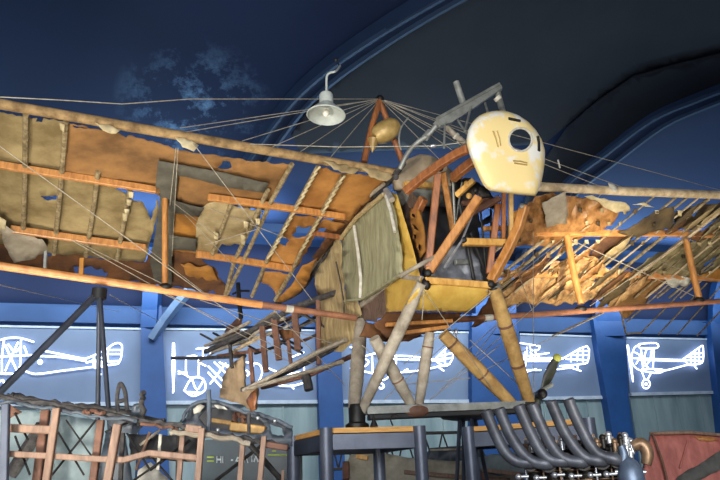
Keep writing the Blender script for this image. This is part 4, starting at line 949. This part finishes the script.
for (x0, y0, x1, y1, w, m, dy) in ((57, 408, 46, 485, .05, wreck_pink, -.06), (118, 424, 106, 490, .055, wreck_pink, -.06), (101, 420, 92, 490, .05, wreck_brown, .1), (46, 410, 36, 490, .06, wreck_brown, .2), (202, 428, 197, 492, .042, wreck_pink, -.06), (183, 430, 178, 492, .035, wreck_pink, .05), (243, 440, 239, 492, .035, wreck_pink, 0), (264, 436, 259, 492, .035, wreck_pink, -.05), (123, 430, 120, 490, .03, wreck_dark, .2), (283, 470, 282, 492, .02, wreck_pink, .2), (6, 404, 4, 490, .05, stand_steel, -.1), (178, 430, 177, 480, .02, wreck_dark, .3)):
    a = wp(x0, y0, dy); b = wp(x1, y1, dy); e = b + (b - a) * ((.04 - b.z) / (b.z - a.z))
    obj_bar('upright', [a, e], w, w * .8, m, wk)
wkbar('crossbar', [(6, 428), (52, 430)], .05, .055, wreck_pink, .02)
wkbar('crossbar', [(-10, 453), (50, 456), (98, 459), (124, 460), (150, 453), (200, 458)], .05, .04, wreck_pink, -.02)
wkbar('crossbar', [(150, 454), (196, 459)], .04, .04, wreck_pink, .1)
for (x0, y0, x1, y1, r, m, dy) in ((15, 413, 28, 440, .008, dark_metal, .1), (15, 436, 30, 475, .008, dark_metal, .1), (58, 432, 84, 475, .007, dark_metal, .1), (96, 420, 52, 475, .008, dark_metal, .1), (66, 420, 100, 468, .006, wreck_dark, .2), (42, 425, 10, 475, .05, wreck_dark, .5), (125, 430, 150, 470, .008, dark_metal, .2), (160, 462, 120, 490, .008, dark_metal, .1), (190, 440, 150, 470, .012, dark_metal, .3), (246, 440, 290, 490, .02, dark_metal, .3), (262, 445, 210, 485, .012, dark_metal, .3), (150, 455, 176, 485, .008, dark_metal, .2), (134, 420, 105, 432, .008, dark_metal, 0), (150, 432, 136, 470, .012, wreck_pink, .4), (140, 445, 160, 430, .01, strut_grey, .4)):
    obj_tube('diagonal_brace', [wp(x0, y0, dy), wp(x1, y1, dy)], r, m, wk, 8)
Wd = Plane((0, YW + .5, 0), (0, -1, 0)); We = Plane((0, YW + .12, 0), (0, -1, 0))
def wks(name, poly, m, P=Wd, **kw): return sheet(name, poly, P.hit, P.n, m, wk, **kw)
wks('pale_inner_sheet', [(-20, 408), (8, 410), (44, 412), (46, 430), (40, 500), (-20, 500)], wreck_cloth, sag=.06, jag=.4)
wks('pale_inner_sheet', [(58, 414), (98, 420), (98, 450), (92, 500), (46, 500), (56, 440)], wreck_cloth, sag=.06, jag=.4)
wks('pale_inner_sheet', [(106, 432), (126, 436), (136, 500), (94, 500)], slate_cover, sag=.06, jag=.4)
wks('white_scrap', [(138, 470), (150, 462), (168, 480), (168, 500), (138, 500)], white_stripe, sag=.08, jag=.6)
wks('white_scrap', [(159, 434), (162, 434), (159, 470), (156, 470)], white_stripe, We, sag=.01, jag=.2)
wks('grey_fairing', [(110, 416), (136, 418), (142, 425), (136, 434), (118, 432), (108, 424)], slate_cover, We, sag=.08, jag=.6, freq=5)
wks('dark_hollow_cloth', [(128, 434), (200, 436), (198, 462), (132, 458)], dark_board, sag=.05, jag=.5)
wks('wood_scrap', [(10, 404), (22, 412), (14, 416), (8, 420)], wreck_brown, We, sag=.05)
rough('wood_scrap', [(84, 412), (94, 412), (104, 414)], .014, wreck_brown, -.06)
for pts in ([(118, 412), (117, 398), (119, 386), (121, 384), (125, 392), (127, 410)], [(117, 402), (125, 400)]):
    obj_tube('hoop', smooth_path([wp(x, y, .2) for x, y in pts], 5), .016, wreck_dark, wk, 8)
rough('splintered_post', [(141, 424), (142, 408), (143, 390)], .02, wreck_dark, .1, .02)
wks('torn_lace', [(130, 416), (134, 404), (142, 402), (143, 418)], slate_cover, We, sag=.08, jag=1.8, freq=7, holes=[[(136, 407), (139, 406), (139, 410), (136, 411)]])
# cockpit fairing with dark cover
rough('cockpit_coaming', [(182, 422), (186, 412), (194, 404), (206, 401), (218, 402), (230, 406), (244, 412), (258, 414), (276, 420), (292, 428)], .013, slate_cover, .1, .003)
wks('cockpit_cover', [(182, 424), (188, 412), (197, 404), (208, 402), (222, 404), (240, 411), (262, 416), (292, 428), (292, 446), (262, 442), (232, 438), (204, 432), (186, 430)], slate_cover, Plane((0, YW + .2, 0), (0, -1, 0)), sag=.05,
    holes=[[(198, 418), (204, 411), (214, 408), (230, 410), (248, 415), (262, 421), (268, 428), (260, 434), (232, 432), (206, 427)], [(270, 424), (282, 428), (284, 436), (272, 434)]], jag=.6, thick=.02)
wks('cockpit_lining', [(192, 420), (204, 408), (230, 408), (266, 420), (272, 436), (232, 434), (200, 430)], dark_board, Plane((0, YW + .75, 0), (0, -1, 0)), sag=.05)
wks('cockpit_window', [(193, 409), (200, 404), (205, 406), (200, 412), (194, 414)], white_stripe, Plane((0, YW + .14, 0), (0, -1, 0)), sag=.02)
wks('white_scrap', [(214, 405), (224, 406), (228, 410), (218, 409)], white_stripe, Plane((0, YW + .12, 0), (0, -1, 0)), sag=.02)
wkbar('seat_board', [(231, 427), (250, 429), (266, 431)], .12, .06, wood_pale, .32)
rough('seat_frame', [(238, 428), (234, 418), (238, 414), (244, 420), (242, 430)], .018, wreck_brown, .3)
wkbar('cockpit_batten', [(210, 420), (238, 424)], .03, .03, wood_pale, .36)
rough('windscreen_post', [(209, 436), (209, 410), (209, 390)], .016, slate_cover, .0, .004)
rough('windscreen_post', [(249, 434), (249, 412)], .012, wreck_dark, .0, .004)
wkbar('sill_batten', [(186, 428), (202, 430)], .05, .05, wreck_pink, -.02)
wkbar('sill_batten', [(262, 444), (288, 448)], .04, .04, wreck_brown, -.02)
for (x, y) in ((218, 430), (196, 432), (275, 421), (258, 418), (207, 432)):
    bm = NB(); ball(bm, wp(x, y, 0), .014); link('rivet_plate', bm, bright_metal, wk)
# info board behind
ib0 = depth_pt(200, 440, 8.3); ib1 = depth_pt(302, 440, 8.3)
ibr = tag(empty('information_board', ((ib0.x + ib1.x) / 2, 8.3, 0)), 'dark teal information board with green line and white print behind the wrecked cockpit', 'board')
bm = NB(); box(bm, ((ib0.x + ib1.x) / 2, 8.32, ib0.z / 2 + .1), ib1.x - ib0.x, .03, ib0.z - .2); link('board_face', bm, board_dark, ibr, False)
for x in (ib0.x + .08, ib1.x - .08):
    bm = NB(); box(bm, (x, 8.36, ib0.z / 2 - .02), .04, .04, ib0.z - .06); link('post', bm, stand_dark_shade, ibr, False)
def onb(x, y): return depth_pt(x, y, 8.295)
for (x0, x1, y) in ((207, 214, 457), (207, 214, 461), (268, 288, 455), (290, 300, 456), (272, 276, 451)):
    obj_bar('green_rule', [onb(x0, y), onb(x1, y)], .010, .018, green_line, ibr)
for pts in ([(217, 456), (217, 463)], [(221, 456), (221, 463)], [(217, 459.5), (221, 459.5)], [(223, 456), (223, 463)], [(231, 460), (233, 460)], [(238, 457), (236, 461), (240, 461)], [(239, 457), (239, 464)], [(246, 456), (244, 463)], [(246, 456), (248, 463)], [(252, 456), (252, 462)], [(254, 462), (256, 456), (258, 462)], [(260, 456), (260, 463)]):
    obj_bar('white_letter_stroke', [onb(*p) for p in pts], .008, .018, white_print, ibr)

# ================================================================== THINGS BETWEEN AND BEHIND
# round trestle stool
tc_ = depth_pt(468, 416, 9.1)
rt = tag(empty('trestle_stool', (tc_.x, tc_.y, 0)), 'dark lens shaped top on splayed legs beside the right stand', 'stool')
bm = NB(); lathe(bm, tc_ - Vector((0, 0, .05)), (0.0, 0, 1), [(0, 0), (.2, .005), (.33, .03), (.36, .06), (.33, .085), (.15, .11), (0, .112)], 36); link('seat', bm, stand_dark_shade, rt)
for (dx, dy) in ((-.28, -.1), (.05, -.3), (.25, .25), (-.12, .3)):
    obj_tube('leg', [tc_ + Vector((dx * .4, dy * .4, -.04)), Vector((tc_.x + dx * 1.3, tc_.y + dy * 1.3, 0))], .025, stand_dark_shade, rt, 8)
# lattice girders far behind
def girder(x0, x1, ya, yb, Y, label, lower):
    a = depth_pt(x0, ya, Y); b = depth_pt(x1, yb, Y)
    r = tag(empty('lattice_girder', ((a.x + b.x) / 2, Y, 0)), label, 'girder', 'dark lattice girders behind the stands')
    H = .55
    for z in (0, -H): obj_bar('chord', [a + Vector((0, 0, z)), b + Vector((0, 0, z))], .05, .05, dark_metal, r)
    n = max(3, int((b - a).length / .28))
    for i in range(n):
        p = a.lerp(b, i / n); q = a.lerp(b, (i + 1) / n); m_ = (p + q) / 2
        obj_tube('lattice_bar', [p, m_ - Vector((0, 0, H))], .014, dark_metal, r, 6); obj_tube('lattice_bar', [m_ - Vector((0, 0, H)), q], .014, dark_metal, r, 6)
    for p in (a, b): obj_bar('post', [Vector((p.x, p.y, 0)), p], .05, .05, dark_metal, r)
girder(386, 480, 434, 432, 12.4, 'dark lattice girder seen between the two grey stands', 0)
girder(330, 376, 437, 436, 13.0, 'dark lattice girder seen under the near stand top', 0)
# small black fittings and hoop on the near stand
fz = ZS1
p = depth_pt(374, 427, 7.16); p.z = fz; bm = NB(); lathe(bm, p, (0, 0, 1), [(.04, 0), (.035, .02), (.02, .05), (.004, .12)], 14, True); tag(link('cone_spike', bm, black_rubber, None), 'small black pointed cone standing on the near stand', 'cone')
bm = NB(); c0 = depth_pt(393, 427, 7.15); c0.z = fz; tube(bm, smooth_path([c0, c0 + Vector((-.02, 0, .06)), c0 + Vector((.0, 0, .1)), c0 + Vector((.04, 0, .105)), c0 + Vector((.055, 0, .08))], 4), .008, 8); tag(link('hook', bm, dark_metal, None), 'thin dark curved hook standing on the near stand', 'hook')
# stored wings lying low behind the stands
def stored(poly, Y, m, label, spars, tilt=.25, floor_z=0.0):
    n = Vector((0, -1, 0.0))
    P = Plane((0, Y, 0), (0, -1, tilt))
    o = sheet('stored_wing', poly, P.hit, P.n, m, None, sag=.02, jag=.2, thick=.09, cell=10)
    tag(o, label, 'wing')
    for pts, mm, w in spars: obj_bar('spar', [P.hit(x, y, .04) for x, y in pts], w, w, mm, o)
    a = P.hit(*max(poly, key=lambda q: -q[0])); 
    for fx in (0.2, 0.8):
        xs = [q[0] for q in poly]; ys = [q[1] for q in poly]
        p = P.hit(min(xs) + (max(xs) - min(xs)) * fx, (min(ys) + max(ys)) / 2, -.06)
        obj_bar('trestle_post', [Vector((p.x, p.y, 0)), p], .06, .06, wreck_brown, o)
    return o
stored([(350, 455), (372, 451), (410, 458), (470, 462), (520, 470), (520, 500), (352, 500), (344, 470)], 10.6, cream_wing, 'cream wing panel with wooden spars stored low under the stands', [([(356, 456), (368, 458)], wood_pale, .07), ([(404, 472), (470, 478), (510, 480)], wreck_pink, .06), ([(346, 462), (346, 480)], wreck_brown, .1)])
stored([(470, 459), (492, 454), (530, 456), (532, 472), (500, 474), (474, 468)], 9.9, wreck_cloth, 'pale grey wing panel stored low behind the right stand', [([(482, 470), (520, 474)], wreck_pink, .05)])
stored([(430, 448), (480, 444), (486, 456), (440, 462), (424, 458)], 11.3, slate_cover, 'dark slate wing section lying behind the right stand', [([(430, 450), (470, 449)], strut_grey, .03)])
stored([(652, 434), (690, 433), (726, 436), (760, 440), (760, 520), (640, 520), (645, 470)], 6.6, red_paint, 'faded red wing panel with grey band at bottom right corner', [], tilt=.15)
rwg = [o for o in COL.objects if o.name.startswith('stored_wing') and o.get('label', '').startswith('faded red')][0]
RP = Plane((0, 6.6, 0), (0, -1, .15))
sheet('grey_band', [(672, 482), (682, 474), (706, 460), (730, 444), (740, 450), (728, 466), (704, 478), (690, 486), (676, 488)], lambda x, y: RP.hit(x, y, .02), RP.n, grey_band, rwg, sag=.01, thick=.01)
sheet('wood_edge_patch', [(694, 436), (714, 438), (718, 441), (700, 441)], lambda x, y: RP.hit(x, y, .02), RP.n, wood_orange, rwg, sag=.01, thick=.01)
obj_tube('red_strap', [RP.hit(652, 433, .04), RP.hit(662, 460, .04), RP.hit(668, 484, .04)], .012, wreck_brown, rwg, 6)
obj_tube('edge_tube', [RP.hit(650, 433.5, .03), RP.hit(690, 432.5, .03), RP.hit(726, 435.5, .03), RP.hit(760, 440, .03)], .016, wreck_pink, rwg, 8)
for pts in ([(656, 438), (664, 470), (668, 490)], [(688, 440), (680, 468)]):
    obj_tube('panel_seam', [RP.hit(x, y, .025) for x, y in pts], .008, red_paint, rwg, 6)
# small dark two-blade propeller on a hub post
YP = 8.6
hub = depth_pt(540, 395, YP); tipp = depth_pt(557, 357, YP)
pr = tag(empty('propeller', (hub.x, hub.y, 0)), 'small dark propeller blade with yellow tip rising behind the exhaust pipes', 'propeller')
def blade(a, b, m):
    bm = NB(); rr = []; d = (b - a).normalized(); s = d.cross(Vector((0, 1, 0))).normalized(); n = d.cross(s)
    for t, w in ((0, .03), (.2, .04), (.45, .066), (.7, .062), (.9, .046), (1.0, .025)):
        c = a.lerp(b, t); tw = .6 * (1 - t); S_ = s * math.cos(tw) + n * math.sin(tw); N_ = S_.cross(d)
        rr.append([bm.verts.new(c + S_ * (w * math.cos(k * math.pi / 4)) + N_ * (.018 * math.sin(k * math.pi / 4))) for k in range(8)])
    for x, y in zip(rr, rr[1:]):
        for k in range(8): bm.faces.new((x[k], x[(k + 1) % 8], y[(k + 1) % 8], y[k]))
    bm.faces.new(rr[0][::-1]); bm.faces.new(rr[-1]); return link('blade', bm, m, pr)
bl = blade(hub, tipp, prop_mat)
bm = NB(); ball(bm, tipp + Vector((0, 0, -.01)), .055, 1, .6, .9); link('yellow_tip', bm, prop_tip, bl)
bm = NB(); tube(bm, [hub - Vector((0, .12, 0)), hub + Vector((0, .25, 0))], .06, 16); ball(bm, hub - Vector((0, .12, 0)), .06); link('hub', bm, dark_metal, pr)
blade(hub, hub - (tipp - hub) * .55 + Vector((-.05, 0, 0)), prop_mat)
obj_tube('fitting', [hub + Vector((.02, -.05, .05)), hub + Vector((.16, -.02, .12))], .025, grey_metal, pr, 8)
obj_tube('post', [Vector((hub.x, hub.y + .2, 0)), hub + Vector((0, .2, 0))], .045, stand_dark_shade, pr, 12)

# ================================================================== LIGHT
def area(name, loc, target, size, power, color, sy=None, spread=None):
    l = bpy.data.lights.new(name, 'AREA'); l.energy = power; l.color = color; l.size = size
    if sy: l.shape = 'RECTANGLE'; l.size_y = sy
    if spread: l.spread = R(spread)
    o = bpy.data.objects.new(name, l); COL.objects.link(o); o.location = loc
    o.rotation_euler = (Vector(target) - Vector(loc)).to_track_quat('-Z', 'Y').to_euler(); return o
def spot(name, loc, target, power, angle, color, blend=.5, rad=.1):
    l = bpy.data.lights.new(name, 'SPOT'); l.energy = power; l.color = color; l.spot_size = R(angle); l.spot_blend = blend; l.shadow_soft_size = rad
    o = bpy.data.objects.new(name, l); COL.objects.link(o); o.location = loc
    o.rotation_euler = (Vector(target) - Vector(loc)).to_track_quat('-Z', 'Y').to_euler(); return o
spot('flood_warm_low', (-3.2, .8, .4), (-1.0, 7.2, 4.4), 1500, 52, (1.0, .94, .83), .35, .4)
spot('flood_warm_nose', (2.6, 0.3, .6), (1.5, 7.0, 3.7), 720, 44, (1.0, .92, .78), .6, .3)
spot('spot_wing', (2.6, 3.4, .6), WR.hit(580, 258), 4600, 16, (1.0, .90, .70), 1.0, .12)
area('added_floor_fill', (-3.0, 6.2, .15), (-2.2, 7.3, 4.2), 2.4, 60, (1.0, .93, .80), 1.2, 80)  # added floor fills, no visible lamps, brighten the wing undersides
area('added_floor_fill', (3.6, 7.6, .15), (3.9, 9.6, 4.8), 2.4, 60, (1.0, .92, .76), 1.2, 75)
area('unseen_fill_behind', (0, -5.0, 3.2), (0, 10, 0.6), 9.0, 430, (.95, .97, 1.0), 3.5, 110)  # unseen broad fill from behind the camera
area('added_floor_fill', (-3.6, 7.4, .15), REAR.hit(250, 370), 1.6, 42, (1.0, .95, .88), 1.0, 60)  # added rear fill that brightens the tail
# added unseen strip lights above the ledge, and a second row brightening the soffit
for u in (-4, 2, 8, 14, 20):
    p = wall_pt(u, ZT + 1.92, 1.0)
    area('added_ceiling_fill', p, wall_pt(u, ZT + 4.1, 1.5), 5.0, 150, (.50, .80, 1.0), .2)
    p = wall_pt(u, ZT + .1, 1.3)
    area('added_soffit_fill', p, wall_pt(u, ZT + 1.0, .2), 5.0, 75, (.80, .91, 1.0), .2)
# added unseen area light that brightens the back wall and its panels
area('wall_wash', wall_pt(4, 7.2, 5.5), wall_pt(4, 3.0, 0), 18.0, 430, (.94, .97, 1.0), .8, 100)

w = bpy.data.worlds.new('hall_ambient'); scene.world = w; w.use_nodes = True
bg = w.node_tree.nodes['Background']; bg.inputs[0].default_value = (.55, .68, 1.0, 1); bg.inputs[1].default_value = 0.2
vs = scene.view_settings
scene.display_settings.display_device = 'sRGB'
vs.view_transform = 'Standard'; vs.look = 'None'; vs.exposure = 0.0; vs.gamma = 1.0
vs.use_curve_mapping = False
